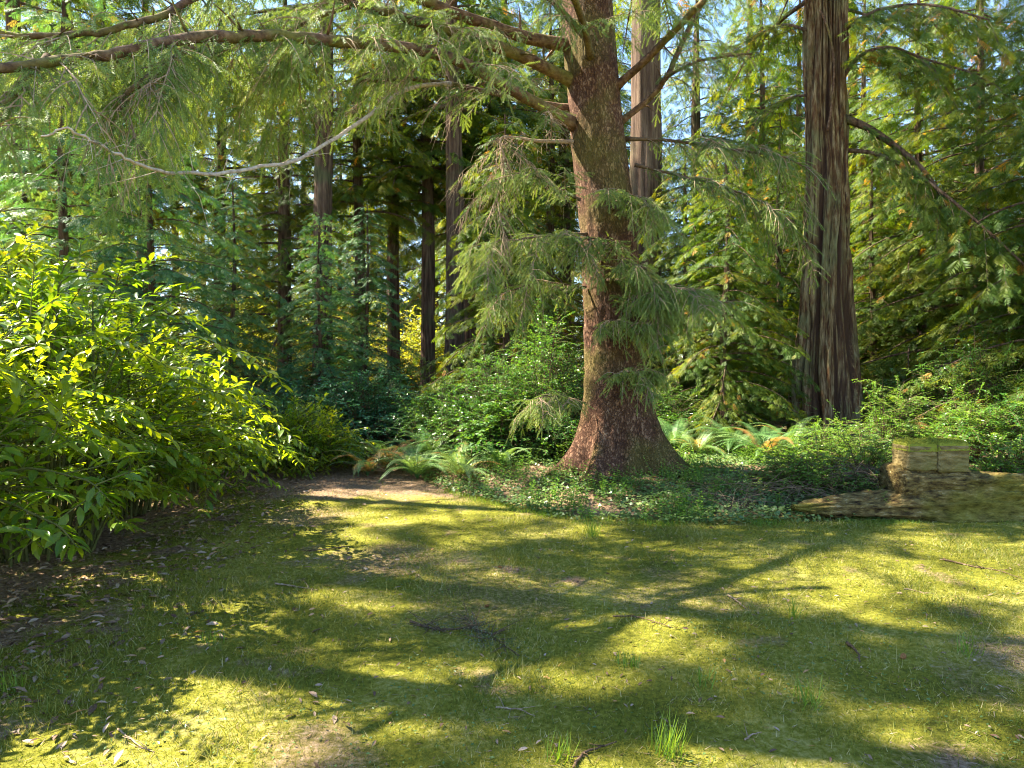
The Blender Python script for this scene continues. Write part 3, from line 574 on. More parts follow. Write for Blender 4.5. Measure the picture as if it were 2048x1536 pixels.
g.add(V.reshape(-1, 3), Q=np.stack([i + j, i + j2, i + nth + j2, i + nth + j], -1).reshape(-1, 4), r=HH[:-1].ravel()); g.build("trunk", M['redwood_bark'], red, smooth=True)
def redlimb(pts, r0, r1, n, seed, leaf='redwood_leaf', base=None, par=None, spray=.32, label=None, sl=1.0):
    P = spline([at(*q) for q in pts], 4 * len(pts)) - base
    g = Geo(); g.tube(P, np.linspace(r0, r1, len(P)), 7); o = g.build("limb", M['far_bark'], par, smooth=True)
    if label: o["label"] = label
    rg = np.random.default_rng(seed); gf = Geo(); gt = Geo(); O = []; D = []; S = []; RN = []
    for q in range(n):
        f_ = .15 + .85 * (q + rg.random()) / n; i = min(int(f_ * (len(P) - 1)), len(P) - 2); b = P[i] + (P[i + 1] - P[i]) * rg.random()
        dd = norm(P[i + 1] - P[i]); pz = norm(np.cross(dd, [0, 0, 1.])); l = rg.uniform(.5, 1.5) * sl
        d0 = norm(dd * rg.uniform(.1, .9) + pz * rg.uniform(.4, 1.1) * (1 if q % 2 else -1) + np.array([0, 0, -.25])); ns = int(l / .12)
        tt = (np.arange(ns) + rg.random(ns)) / ns
        pos = b + d0 * (l * tt)[:, None] + np.array([0, 0, -1.]) * (.45 * l * tt ** 2)[:, None]
        gt.tube([b, b + d0 * l * .5 - np.array([0, 0, .11 * l]), b + d0 * l - np.array([0, 0, .45 * l])], [.008, .006, .003], 4, cap=False)
        s2 = norm(np.cross(d0, [0, 0, 1.])); dirs = norm(d0 + s2 * (np.where(np.arange(ns) % 2, 1, -1) * rg.uniform(.2, .9, ns))[:, None] + np.array([0, 0, -1.]) * rg.uniform(.1, .8, ns)[:, None])
        O.append(pos); D.append(dirs); S.append(spray * rg.uniform(.6, 1.2, ns)); RN.append(np.clip(.5 + rg.normal(0, .13, ns) + (rg.random(ns) > .95) * .5, 0, 1))
    O, D, S, RN = map(np.concatenate, (O, D, S, RN)); pick = rg.integers(0, 3, len(O)); Mx = frames(D, np.tile([0, 0, 1.], (len(O), 1)) + rg.normal(0, .3, (len(O), 3)), S)
    for k in range(3): gf.stamp(SPRAY[k], O[pick == k], Mx[pick == k], RN[pick == k])
    gt.build("branchlets", M['far_bark'], o); gf.build("needles", M[leaf], o)
    return o
redlimb([(1685, 235, 14.6), (1740, 258, 14.4), (1800, 300, 14.1), (1850, 345, 13.8), (1900, 420, 13.5)], .09, .03, 26, 1, base=rb, par=red, label="thick limb sloping down to the right")
redlimb([(1690, 300, 14.6), (1760, 310, 14.2), (1850, 360, 13.6), (1950, 440, 13), (2060, 540, 12.4)], .05, .02, 36, 2, base=rb, par=red)
redlimb([(1680, 165, 14.6), (1720, 112, 14.2), (1780, 95, 13.8), (1850, 118, 13.4), (1960, 150, 13)], .045, .015, 34, 3, base=rb, par=red)
redlimb([(1685, 60, 14.6), (1760, 20, 14), (1860, 10, 13.2), (1980, 40, 12.4)], .05, .015, 36, 4, base=rb, par=red)
redlimb([(1615, 60, 14.8), (1560, 50, 15.4), (1500, 80, 16)], .04, .012, 24, 5, base=rb, par=red, spray=.24)
redlimb([(1615, 190, 14.8), (1570, 200, 15.2), (1510, 250, 15.6)], .03, .012, 20, 6, base=rb, par=red, spray=.24)
g = Geo(); P = spline([at(1640, 20, 14.37), at(1655, 55, 14.30), at(1665, 100, 14.32), at(1668, 150, 14.34), at(1662, 220, 14.33), at(1655, 262, 14.35)], 24) - rb
g.tube(P, np.linspace(.022, .03, 24), 7); o = g.build("hanging_stem", M['limb_bark'], red, smooth=True); o["label"] = "mossy stem hanging down the bark"
gl, gf = Geo(), Geo(); redwood_foliage(gl, gf, 22, 9, 3.4, 44, 55, spray=.42, sec=.45, dens=.8)
gl.build("upper_limbs", M['far_bark'], red); gf.build("crown", M['redwood_leaf'], red)

# ================================================================ BACKGROUND TREES
def place(px, Y): x = (px - 1024) / FPX * Y; return (x, Y, gz(x, Y) - .05)
# prototypes (the first placement of each moves the prototype itself)
PROTO = {}
def tree(kind, px, Y, rz, label, group=None, sc=1.0, name=None):
    loc = place(px, Y)
    if kind not in PROTO:
        r_ = empty("redwood_tree", (0, 0, 0), 0, label, "tree")
        seed, rad, H, z0, Rd, n, leaf, kw = KIND[kind]
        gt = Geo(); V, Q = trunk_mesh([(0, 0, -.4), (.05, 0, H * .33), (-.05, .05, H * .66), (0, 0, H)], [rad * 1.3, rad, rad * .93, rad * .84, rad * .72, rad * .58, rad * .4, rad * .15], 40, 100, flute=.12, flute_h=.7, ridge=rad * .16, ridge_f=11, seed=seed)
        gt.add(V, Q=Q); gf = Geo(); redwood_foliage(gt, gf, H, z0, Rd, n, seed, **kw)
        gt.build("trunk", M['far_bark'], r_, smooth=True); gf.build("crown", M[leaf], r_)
        PROTO[kind] = r_; r_.location = loc; r_.rotation_euler = (0, 0, rz); r_.scale = (sc,) * 3
        if group: r_["group"] = group
        if name: r_.name = name
        return r_
    c = copy_tree(PROTO[kind], loc, rz, sc, label, group)
    if group is None and "group" in c: del c["group"]
    if name: c.name = name
    return c
KIND = {   # seed, trunk radius, height, lowest limb, spread, limbs, leaf, extra
    'high': (18, .2, 18, 9.8, 3.0, 22, 'redwood_leaf', dict(spray=.36, sec=.16, dens=2.3, droop=.25, clumpy=2.1)),  # kept out of view, crown height and gaps shaped to dapple the lawn
    'far': (19, .16, 17, .4, 3.6, 120, 'far_leaf', dict(spray=.4, sec=.38)),
    'clear': (20, .21, 15.5, 6.6, 2.9, 62, 'redwood_leaf', dict(spray=.38, dens=1.2)),
    'dark_young': (17, .09, 8, .3, 2.1, 85, 'redwood_leaf', dict(spray=.22, sec=.22, r0=.025, up=.15, droop=.5)),
    'tall_a': (11, .24, 15.5, 2.6, 2.9, 95, 'redwood_leaf', dict(spray=.32, dens=1.1)),
    'tall_b': (12, .17, 14.5, 2.0, 2.4, 80, 'redwood_leaf', dict(spray=.32, dens=1.1)),
    'bare':   (13, .27, 17, 8.2, 2.3, 40, 'redwood_leaf', dict(spray=.36, dens=1.2)),
    'young':  (14, .09, 9, .5, 2.3, 75, 'blue_leaf', dict(spray=.21, sec=.2, r0=.025, up=.22)),
    'sapling': (15, .05, 6, .35, 1.6, 60, 'blue_leaf', dict(spray=.2, sec=.2, r0=.018, up=.25)),
    'lit':    (16, .12, 13, .6, 3.0, 110, 'redwood_leaf', dict(spray=.29, sec=.29, dens=1.1)),
}
gB = "slim redwoods standing behind the hedge and ferns"
tree('bare', 907, 18.5, .3, "thick dark redwood trunk rising behind the glossy bush left of the spruce", gB)
tree('clear', 855, 20.5, 1.2, "slim dark redwood immediately left of the thick dark trunk", gB)
tree('clear', 980, 21.5, 2.6, "grey redwood trunk between the thick dark trunk and the spruce", gB, .8)
tree('clear', 789, 21.5, 3.0, "narrow redwood, second to the left of the thick dark trunk", gB, .95)
tree('clear', 718, 20, .9, "dark redwood, third to the left of the thick dark trunk", gB, .85)
tree('bare', 648, 17.5, 4.0, "almost black redwood trunk above the right end of the laurel hedge", gB, .95)
tree('tall_a', 570, 18.5, 2.2, "dark redwood behind the top right of the laurel hedge", gB, .8)
tree('bare', 1288, 15.6, 5.2, "tall grey redwood trunk standing close behind the spruce", gB, 1.4)
tree('tall_b', 30, 16, .5, "dark branchy conifer at the far left edge above the laurel", gB, 1.15)
tree('clear', 130, 18, 3.7, "dim redwood trunk second from the left edge", gB, .9)
tree('clear', 208, 19.5, 1.9, "dim narrow redwood trunk third from the left edge", gB, .9)
tree('clear', 290, 20.5, 2.9, "faint redwood trunk deep in the woods above the laurel", gB, .95)
tree('clear', 440, 21, 5.0, "redwood hidden in foliage above the middle of the laurel hedge", gB, .9)
tree('tall_b', 1745, 18.5, .2, "thin dark redwood stem just right of the furrowed redwood", gB, .5)
tree('tall_a', 1395, 22, 1.0, "dark redwood between the spruce and the furrowed redwood", gB, .9)
tree('tall_b', 1100, 24, 4.4, "redwood mostly hidden behind the left boughs of the spruce", gB)
gY = "young redwoods with foliage down to the ground"
tree('young', 300, 12.5, 0, "blue green young redwood behind the middle of the laurel hedge", gY, .85)
tree('young', 130, 12, 2.1, "blue green young redwood behind the left part of the laurel hedge", gY, 1.0)
tree('young', 465, 14.5, 4.0, "blue green young redwood left of the dark trunks", gY, .62)
tree('young', 640, 15.0, 1.3, "small blue green redwood in front of the almost black trunk", gY, .55)
tree('young', 735, 16.8, 2.7, "green young redwood above the blue green bush at the path end", gY, .6)
tree('dark_young', 1010, 15.5, 5.4, "young redwood behind the left boughs of the spruce", gY, .9)
tree('dark_young', 1450, 13.5, 3.2, "dark young redwood left of the furrowed redwood trunk", gY, .75)
tree('dark_young', 1370, 15.0, 5.2, "dark young redwood close to the right of the spruce trunk", gY, .8)
tree('dark_young', 1560, 17.5, .7, "young redwood tucked behind the left side of the furrowed redwood", gY, .9)
gR = "sunlit redwoods on the right"
tree('lit', 1840, 18.5, 0, "sunlit yellow green redwood right of the thin dark stem", gR)
tree('lit', 1960, 16.5, 2.0, "sunlit orange flecked redwood near the right edge", gR, 1.0)
tree('lit', 1520, 22, 3.5, "sunlit redwood filling the gap left of the furrowed trunk", gR, 1.1)
tree('lit', 2130, 13, 5.0, "redwood leaning in from the right edge", gR, .9)
tree('lit', 1730, 24, 1.1, "sunlit redwood far behind the furrowed trunk", gR, 1.15)
rg = np.random.default_rng(5)
gM = "redwoods in the middle of the woods"
for k, (px, Y, kd, s_, lb_) in enumerate(((1010, 26, 'tall_a', 1.15, "half hidden redwood between the thick dark trunk and the spruce boughs"), (1130, 25, 'clear', 1.15, "redwood mostly covered by the spruce trunk, seen left of its upper part"), (940, 22.5, 'clear', 1.1, "redwood close behind the right side of the thick dark trunk"),
        (1190, 30, 'clear', 1.3, "redwood far behind the middle of the spruce trunk"), (1600, 27, 'lit', 1.3, "broad sunlit redwood touching the left edge of the furrowed trunk"), (1900, 26, 'tall_a', 1.2, "redwood behind the orange flecked tree at the right"), (1500, 29, 'tall_a', 1.2, "redwood bordering the blue sky gap on its right side"), (1700, 30, 'tall_a', 1.3, "redwood directly behind the furrowed trunk, tallest of those at the right"))):
    tree(kd, px, Y, k * 1.3 + .5, lb_, gM, s_)
gF = "distant redwoods deep in the woods"
for k in range(40):
    a = -50 + 100 * (k + rg.random() * .6) / 40; d = rg.uniform(35, 45); x, y = d * math.sin(R(a)), d * math.cos(R(a)); px = 1024 + x / y * FPX
    if 1310 < px < 1500: continue
    tree(('far', 'far', 'lit')[k % 3], px, y, rg.uniform(0, 6), "distant redwood among others deep in the woods", gF, rg.uniform(.75, 1.3))
# trees added out of view beyond the hedge to dapple the lawn
gL = "unseen conifers added beyond the hedge for lawn shade"
for (x, y, kd, s_, rz_, lb_) in ((-6.6, 5.3, 'high', 1.0, 0, "unseen conifer added for lawn shade close behind the near end of the laurel hedge"), (-8.4, 7.6, 'high', 1.1, 2.2, "unseen conifer added for lawn shade close behind the middle of the laurel hedge"), (-9.2, 10.9, 'high', 1.0, 4.0, "unseen conifer added for lawn shade behind the far end of the laurel hedge")):
    t_ = tree(kd, 1024 + x / y * FPX, y, rz_, lb_, gL, s_); t_.location.x = x
for (x, y, kd, s_, rz_, lb_) in ((11.5, 9, 'lit', .9, 1, 'leafy redwood just beyond the right edge, level with the log'), (14, 13, 'tall_a', 1, 2, 'taller redwood beyond the right edge, behind the leafy one')):
    tree(kd, 1024 + x / y * FPX, y, rz_, lb_, "redwoods beyond the right edge", s_)

# ================================================================ LAUREL HEDGE
def laurel(cx, cy, rad, H, seed, label, nsh=150, leaf=.135):
    base = np.array([cx, cy, gz(cx, cy)]); rg = np.random.default_rng(seed)
    root = empty("laurel_bush", base, 0, label, "shrub", "cherry laurel bushes forming the hedge")
    gs, gf = Geo(), Geo(); O = []; D = []; U = []; S = []; RN = []
    def leaves(P, t0, sz, rbase):
        seg = np.linalg.norm(np.diff(P, axis=0), axis=1).sum(); n = max(4, int(seg * (1 - t0) / .034)); tt = t0 + (1 - t0) * (np.arange(n) + .5) / n
        ix = np.minimum((tt * (len(P) - 1)).astype(int), len(P) - 2); fr = (tt * (len(P) - 1) - ix)[:, None]; pos = P[ix] * (1 - fr) + P[ix + 1] * fr; dr = norm(P[ix + 1] - P[ix])
        s_ = norm(np.cross(dr, [0, 0, 1.]) + 1e-3) * np.where(np.arange(n) % 2, 1, -1)[:, None]
        dd = norm(s_ + dr * rg.uniform(.5, 1.0, n)[:, None] + rg.normal(0, .22, (n, 3)) + np.array([0, 0, .25 if dr[-1, 2] > .3 else -.25]))
        O.append(pos + dd * .01); D.append(dd); up = np.array([0, 0, 1.]) + dr * -.2
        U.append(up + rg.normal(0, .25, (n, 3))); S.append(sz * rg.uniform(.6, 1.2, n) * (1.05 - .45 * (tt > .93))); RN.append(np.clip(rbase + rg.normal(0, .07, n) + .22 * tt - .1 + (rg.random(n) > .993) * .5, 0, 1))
    for k in range(nsh):
        a = rg.uniform(0, 2 * math.pi); u = rg.random() ** .6
        out = rad * u * rg.uniform(.7, 1.15); top = H * math.sqrt(max(.05, 1 - u * u * .85)) * rg.uniform(.55, 1.08)
        if u > .6 and rg.random() < .45: top = rg.uniform(.15, .5) * H
        e = np.array([math.cos(a) * out, math.sin(a) * out, top]); s0 = np.array([math.cos(a), math.sin(a), 0]) * rg.uniform(0, .3) * rad; s0[2] = -.05
        mid = s0 * .5 + e * .5 + np.array([0, 0, .35 * (1 - u) + .18 * H * u]); P = spline([s0, mid, e, e + np.array([math.cos(a) * .25, math.sin(a) * .25, .25 * (1 - 1.6 * u)])], 16)
        gs.tube(P, np.linspace(.014, .003, 16), 5, cap=False); rb_ = .38 + rg.normal(0, .08)
        leaves(P[6:], .0, leaf, rb_)
        for q in range(rg.integers(3, 6)):
            i = rg.integers(6, 15); d = norm(P[i] - P[i - 1]); sd = norm(np.array([rg.normal(), rg.normal(), rg.uniform(-.1, .7)]) + d * .8); l = rg.uniform(.25, .6)
            B = spline([P[i], P[i] + sd * l * .5 + np.array([0, 0, .02]), P[i] + sd * l + np.array([0, 0, rg.uniform(-.1, .1)])], 7)
            gs.tube(B, np.linspace(.005, .002, 7), 4, cap=False); leaves(B, .1, leaf * .95, rb_ + .06)
    for k in range(nsh // 7):                                   # long low shoots reaching out
        a = rg.uniform(-1.9, 1.2); z_ = rg.uniform(.25, .75) * H; b_ = np.array([math.cos(a), math.sin(a), 0]) * rad * .5 + [0, 0, z_]; l = rad * rg.uniform(.55, .95)
        P = spline([b_, b_ + np.array([math.cos(a) * l * .5, math.sin(a) * l * .5, .12]), b_ + np.array([math.cos(a + .2) * l, math.sin(a + .2) * l, -.25 * rg.random() - .1])], 14); gs.tube(P, np.linspace(.008, .002, 14), 4, cap=False); leaves(P, .15, leaf, .5)
        for q in range(3):
            i = rg.integers(5, 13); d = norm(P[i] - P[i - 1]); sd = norm(d + norm(np.cross(d, [0, 0, 1.])) * rg.choice([-1, 1]) * .8 + [0, 0, rg.normal(0, .15)]); B = P[i] + sd * np.linspace(0, rg.uniform(.2, .45), 6)[:, None]; gs.tube(B, np.linspace(.004, .002, 6), 4, cap=False); leaves(B, .1, leaf * .95, .5)
    for k in range(nsh // 6):
        a = rg.uniform(0, 2 * math.pi); u = rg.random() ** .5 * .95; z_ = H * math.sqrt(1 - .8 * u * u) * .8; b_ = np.array([math.cos(a) * rad * u, math.sin(a) * rad * u, z_]); l = rg.uniform(.35, .75)
        P = spline([b_, b_ + np.array([math.cos(a) * .08, math.sin(a) * .08, l * .5]), b_ + np.array([math.cos(a) * .2 * rg.random(), math.sin(a) * .2 * rg.random(), l])], 12); gs.tube(P, np.linspace(.006, .002, 12), 4, cap=False); leaves(P, .1, leaf * .95, .55)
    O, D, U, S, RN = map(np.concatenate, (O, D, U, S, RN))
    keep = O[:, 2] > .06; O, D, U, S, RN = O[keep], D[keep], U[keep], S[keep], RN[keep]
    gf.stamp(BROAD, O, frames(D, U, S), RN)
    gs.build("stems", M['stem'], root); gf.build("foliage", M['laurel_leaf'], root, smooth=True)
    return root
laurel(-4.35, 4.5, 1.55, 2.75, 1, "nearest laurel bush, big glossy leaves, at the left edge", 100)
laurel(-4.4, 6.3, 1.6, 2.65, 2, "second nearest laurel bush, glowing yellow green upright shoots", 95)
laurel(-4.6, 8.1, 1.4, 2.1, 3, "third laurel bush along the hedge, silvery glossy upper leaves", 85)
laurel(-4.6, 9.9, 1.15, 1.3, 4, "low darker laurel bush at the right end of the hedge", 75, .115)
laurel(-6.2, 7.3, 1.8, 3.1, 5, "tall laurel bush behind the front row of the hedge", 110)
laurel(-5.6, 2.9, 1.5, 2.9, 6, "laurel bush beyond the left edge", 120)
laurel(-3.6, 11.6, .9, .75, 7, "low laurel sprawl hanging over the far end of the path", 90, .11)

# ================================================================ SHRUBS, FERNS
def shrub(px, Y, rad, H, n, leafsz, seed, mat, label, name="shrub", group=None, tm=OVAL, airy=.4, low=.1, X=None):
    x = (px - 1024) / FPX * Y; base = np.array([x, Y, gz(x, Y)]); rg = np.random.default_rng(seed)
    root = empty(name, base, 0, label, "shrub", group); gs, gf = Geo(), Geo(); O = []; D = []; S = []; RN = []; ph = rg.uniform(0, 6.28)
    for k in range(n):
        a = rg.uniform(0, 6.283); u = rg.random() ** .6 * (1 + .3 * math.sin(3 * a + ph)); hk = (.72 + .3 * math.sin(2 * a - ph) + (.35 * rg.random() if rg.random() < .15 else 0)); e = np.array([math.cos(a) * rad * u, math.sin(a) * rad * u, hk * H * (low + (1 - low) * rg.random() ** .5) * math.sqrt(max(.1, 1 - .7 * u * u))])
        s0 = np.array([math.cos(a) * rad * .15 * rg.random(), math.sin(a) * rad * .15 * rg.random(), 0]); P = spline([s0, s0 * .4 + e * .6 + np.array([0, 0, .12 * H]), e], 9)
        gs.tube(P, np.linspace(.008, .002, 9), 4, cap=False); rb_ = .45 + rg.normal(0, .1)
        for q in range(rg.integers(4, 8)):
            i = rg.integers(3, 9); l = rg.uniform(.15, .42) * (1 + .3 * rad); sd = norm(rg.normal(0, 1, 3) * [1, 1, .45] + (P[i] - P[i - 1]) * 4)
            B = spline([P[i], P[i] + sd * l * .6 + np.array([0, 0, .03]), P[i] + sd * l + np.array([0, 0, -.06 * l])], 5); gs.tube(B, [.003] * 4 + [.0015], 3, cap=False)
            m_ = max(4, int(l / (leafsz * .42))); tt = (np.arange(m_) + .5) / m_; ix = np.minimum((tt * 4).astype(int), 3); fr = (tt * 4 - ix)[:, None]
            pos = B[ix] * (1 - fr) + B[ix + 1] * fr; dr = norm(B[ix + 1] - B[ix]); s_ = norm(np.cross(dr, [0, 0, 1.]) + 1e-3) * np.where(np.arange(m_) % 2, 1, -1)[:, None]
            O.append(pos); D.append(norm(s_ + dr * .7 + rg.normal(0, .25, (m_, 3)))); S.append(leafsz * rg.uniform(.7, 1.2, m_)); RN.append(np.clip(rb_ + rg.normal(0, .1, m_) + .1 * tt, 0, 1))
    O, D, S, RN = map(np.concatenate, (O, D, S, RN)); U = np.tile([0, 0, 1.], (len(O), 1)) + rg.normal(0, .35, (len(O), 3)); gf.stamp(tm, O, frames(D, U, S), RN)
    gs.build("stems", M['dark_twig'], root); gf.build("foliage", M[mat], root)
    return root
shrub(985, 11.6, 1.15, 1.75, 170, .05, 1, 'shrub_leaf', "glossy huckleberry bush behind the silvery ferns", "huckleberry_bush")
shrub(1085, 12.6, 1.3, 2.6, 200, .055, 2, 'shrub_leaf', "tall mid green bush directly left of the spruce trunk", "leafy_bush")
shrub(880, 12.8, .95, 1.3, 110, .05, 3, 'shrub_leaf', "dark green bush left of the glossy huckleberry", "huckleberry_bush")
shrub(745, 13.8, 1.25, 1.6, 170, .075, 4, 'teal_leaf', "blue green bush above the end of the path", "leafy_bush")
shrub(640, 13.4, 1.0, 1.45, 130, .075, 5, 'teal_leaf', "blue green bush at the foot of the almost black trunk", "leafy_bush")
shrub(1120, 10.9, .6, .75, 70, .06, 6, 'shrub_leaf', "small dark bush under the lowest spruce bough", "leafy_bush")
shrub(1330, 13.2, .9, 1.2, 90, .05, 7, 'shrub_leaf', "shaded bush behind the right root of the spruce", "leafy_bush")
shrub(1480, 14.6, 1.2, 1.5, 130, .05, 8, 'shrub_leaf', "shaded bush left of the furrowed redwood", "leafy_bush")
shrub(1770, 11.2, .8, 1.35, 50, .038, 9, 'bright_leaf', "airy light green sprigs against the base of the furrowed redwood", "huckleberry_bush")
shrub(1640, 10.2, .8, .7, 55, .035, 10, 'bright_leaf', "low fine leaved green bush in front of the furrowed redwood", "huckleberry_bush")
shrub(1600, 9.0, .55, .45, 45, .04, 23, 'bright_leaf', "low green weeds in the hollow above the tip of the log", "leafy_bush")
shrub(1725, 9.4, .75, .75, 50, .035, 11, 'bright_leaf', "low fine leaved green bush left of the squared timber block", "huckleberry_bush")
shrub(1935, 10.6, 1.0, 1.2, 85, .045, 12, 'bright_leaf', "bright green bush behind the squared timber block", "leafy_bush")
shrub(2040, 10.0, .9, 1.3, 80, .05, 13, 'shrub_leaf', "green bush at the right edge behind the log", "leafy_bush")
shrub(1960, 13.2, 1.3, 2.6, 110, .055, 14, 'shrub_leaf', "tall sunlit bush near the right edge", "leafy_bush")
shrub(1845, 14.5, 1.2, 1.5, 130, .055, 15, 'shrub_leaf', "dark green bush right of the furrowed redwood", "leafy_bush")
shrub(1770, 8.55, .45, .38, 40, .05, 16, 'shrub_leaf', "little leafy clump in the hollow behind the log", "leafy_bush")
shrub(560, 15.5, 1.4, 1.7, 150, .075, 17, 'teal_leaf', "blue green bush deep behind the hedge", "leafy_bush")
shrub(1200, 15.5, 1.4, 2.2, 150, .06, 18, 'shrub_leaf', "green bush hidden behind the spruce trunk", "leafy_bush")
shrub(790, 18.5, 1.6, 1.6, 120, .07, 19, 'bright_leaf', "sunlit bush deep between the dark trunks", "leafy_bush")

shrub(2010, 8.75, .5, .85, 45, .05, 21, 'bright_leaf', "bright leafy sprigs leaning over the top of the log at the right edge", "leafy_bush")
shrub(1000, 11.0, .6, 1.0, 75, .085, 22, 'shrub_leaf', "broad leaved glossy dark bush above the pale fern", "leafy_bush")
gS = "sunlit bushes in the far clearing"  # part of their sunlight is painted into the leaf colour
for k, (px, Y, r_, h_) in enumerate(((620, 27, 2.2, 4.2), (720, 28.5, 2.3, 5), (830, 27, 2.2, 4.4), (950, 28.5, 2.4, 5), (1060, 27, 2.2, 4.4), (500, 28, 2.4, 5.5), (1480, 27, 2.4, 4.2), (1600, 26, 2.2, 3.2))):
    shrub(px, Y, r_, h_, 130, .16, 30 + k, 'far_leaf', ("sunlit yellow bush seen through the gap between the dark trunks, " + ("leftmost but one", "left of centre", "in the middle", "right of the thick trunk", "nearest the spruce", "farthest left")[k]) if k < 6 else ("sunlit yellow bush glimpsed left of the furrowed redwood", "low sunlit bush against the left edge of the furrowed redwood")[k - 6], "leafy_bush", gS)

def fern(px, Y, Lf, n, seed, label, tint=0.0, spread=1.0, brown=.03):
    x = (px - 1024) / FPX * Y; base = np.array([x, Y, gz(x, Y)]); rg = np.random.default_rng(seed); gf = Geo(); O = []; D = []; U = []; S = []; W = []; RN = []
    for k in range(n):
        a = k * 2.4 + rg.uniform(-.3, .3); L_ = Lf * rg.uniform(.7, 1.1); el = R(rg.uniform(48, 82)); m_ = 12
        P = [np.array([0, 0, 0.])]; e_ = el
        for q in range(m_): P.append(P[-1] + np.array([math.cos(a) * math.cos(e_) * spread, math.sin(a) * math.cos(e_) * spread, math.sin(e_)]) * L_ / m_); e_ -= R(rg.uniform(6, 11))
        P = np.array(P); gf.tube(P, np.linspace(.004, .001, m_ + 1), 3, r=.3, cap=False)
        np_ = int(L_ / .026); tt = .1 + .9 * (np.arange(np_) + .5) / np_; ix = np.minimum((tt * m_).astype(int), m_ - 1); fr = (tt * m_ - ix)[:, None]; pos = P[ix] * (1 - fr) + P[ix + 1] * fr; dr = norm(P[ix + 1] - P[ix])
        sd = norm(np.cross(dr, [0, 0, 1.])); nrm = np.cross(sd, dr); rb_ = .97 if rg.random() < brown else np.clip(.45 + tint + rg.normal(0, .1), 0, .85)
        for s_ in (-1, 1):
            O.append(pos); D.append(norm(sd * s_ + dr * .35 - nrm * .12)); U.append(nrm); S.append(.13 * L_ * np.sin(np.clip(tt * 1.05, 0, 1) ** .6 * math.pi) ** .6 * (1.15 - .5 * tt) + .008); W.append(np.full(np_, .09)); RN.append(np.clip(rb_ + rg.normal(0, .02, np_), 0, 1))
    O, D, U, S, W, RN = map(np.concatenate, (O, D, U, S, W, RN)); pin = (np.array([(0, 0, 0), (.15, .13, 0), (1, 0, -.08), (.15, -.13, 0)], float), np.array([(0, 2, 1), (0, 3, 2)], np.int64))
    gf.stamp(pin, O, frames(D, U, S, S * 0 + .06), RN); o = gf.build("sword_fern", M['fern_leaf'], None); o.location = tuple(base)
    return tag(o, label, "fern", "sword ferns around the trees")
fern(835, 10.6, 1.16, 22, 1, "large fern with silvery arching fronds left of the spruce", .22)
fern(920, 10.2, 1.04, 20, 2, "pale sunlit fern nearest the spruce on its left side", .28)
fern(775, 11.3, 1.16, 20, 3, "fern with rusty brown dead fronds at the path end", .0, brown=.4)
fern(860, 11.6, 1.16, 18, 4, "upright green fern behind the silvery fern", .05)
fern(975, 11.0, 0.98, 16, 5, "green fern under the glossy huckleberry bush", .05)
fern(1350, 12.0, 1.16, 20, 6, "bright green fern right behind the spruce root", .1)
fern(1395, 11.4, 0.98, 18, 7, "yellow green fern right of the spruce root", .3)
fern(1465, 11.6, 1.22, 20, 8, "arching fern between the spruce and the furrowed redwood", .05)
fern(1530, 10.9, 1.16, 18, 9, "wide fern left of the furrowed redwood", .0, brown=.2)
fern(1580, 12.0, 1.10, 18, 10, "fern against the left foot of the furrowed redwood", .1)
fern(1800, 11.2, 1.16, 20, 11, "fern right of the base of the furrowed redwood", .05)
fern(1865, 11.4, 1.16, 20, 12, "golden green fern above the squared timber block", .3, brown=.15)
fern(735, 10.9, 1.0, 16, 15, "rust tinged fern beside the path, leftmost of the group by the path", .05, brown=.5)
fern(1000, 10.3, .85, 14, 16, "small green fern between the pale fern and the spruce", .1)
fern(1700, 10.9, .9, 15, 17, "fern half buried in low green bushes before the furrowed redwood", .1)
fern(655, 14.2, 1.10, 16, 13, "dim fern at the end of the hedge", .0)
fern(700, 13.2, 1.04, 16, 14, "dim fern beside the path end", .0)

# ================================================================ LOG AND TIMBER BLOCK
LY = 7.75
def slab(profile_top, profile_bot, x0, x1, y0, y1, nx_, amp, seed, nr=64):
    "long fallen shape: superellipse cross-sections between top and bottom heights"
    g = Geo(); xs = np.linspace(x0, x1, nx_); top = np.interp(xs, *profile_top); bot = np.interp(xs, *profile_bot)
    th = np.arange(nr) / nr * 2 * math.pi; c, s_ = np.cos(th), np.sin(th); e = .62
    cy = np.sign(c) * np.abs(c) ** e; cz = np.sign(s_) * np.abs(s_) ** e
    ctr = (top + bot) / 2; hz = (top - bot) / 2; hy = np.minimum((y1 - y0) / 2, hz * 1.6 + .02)
    V = np.stack([np.repeat(xs[:, None], nr, 1), (y0 + hy)[:, None] + hy[:, None] * cy[None], ctr[:, None] + hz[:, None] * cz[None]], -1)
    n = fbm(np.stack([V[..., 0] * 1.2, V[..., 1] * 7, V[..., 2] * 9], -1), 4, seed) - .45; n2 = fbm(V * 2.5, 3, seed + 4) - .45
    n3 = np.abs(fbm(np.stack([V[..., 0] * 1.1, V[..., 1] * 14, V[..., 2] * 20], -1), 3, seed + 7) - .45); k = amp * (n * 1.4 + n2 * 1.2 - .9 * np.clip(.1 - n3, 0, 1) * 3); V[..., 1] += cy[None] * k; V[..., 2] += cz[None] * k
    i = np.arange(nx_ - 1)[:, None] * nr; j = np.arange(nr)[None]; j2 = (j + 1) % nr
    Q = np.stack([i + j, i + j2, i + nr + j2, i + nr + j], -1).reshape(-1, 4); V = V.reshape(-1, 3); V = np.vstack([V, V[:nr].mean(0), V[-nr:].mean(0)]); jj = np.arange(nr); j3 = (jj + 1) % nr; o_ = (nx_ - 1) * nr
    T = np.vstack([np.stack([j3, jj, np.full(nr, nx_ * nr)], -1), np.stack([o_ + jj, o_ + j3, np.full(nr, nx_ * nr + 1)], -1)])
    g.add(V, T=T, Q=Q); return g
def Xp(px, Y=LY): return (px - 1024) / FPX * Y
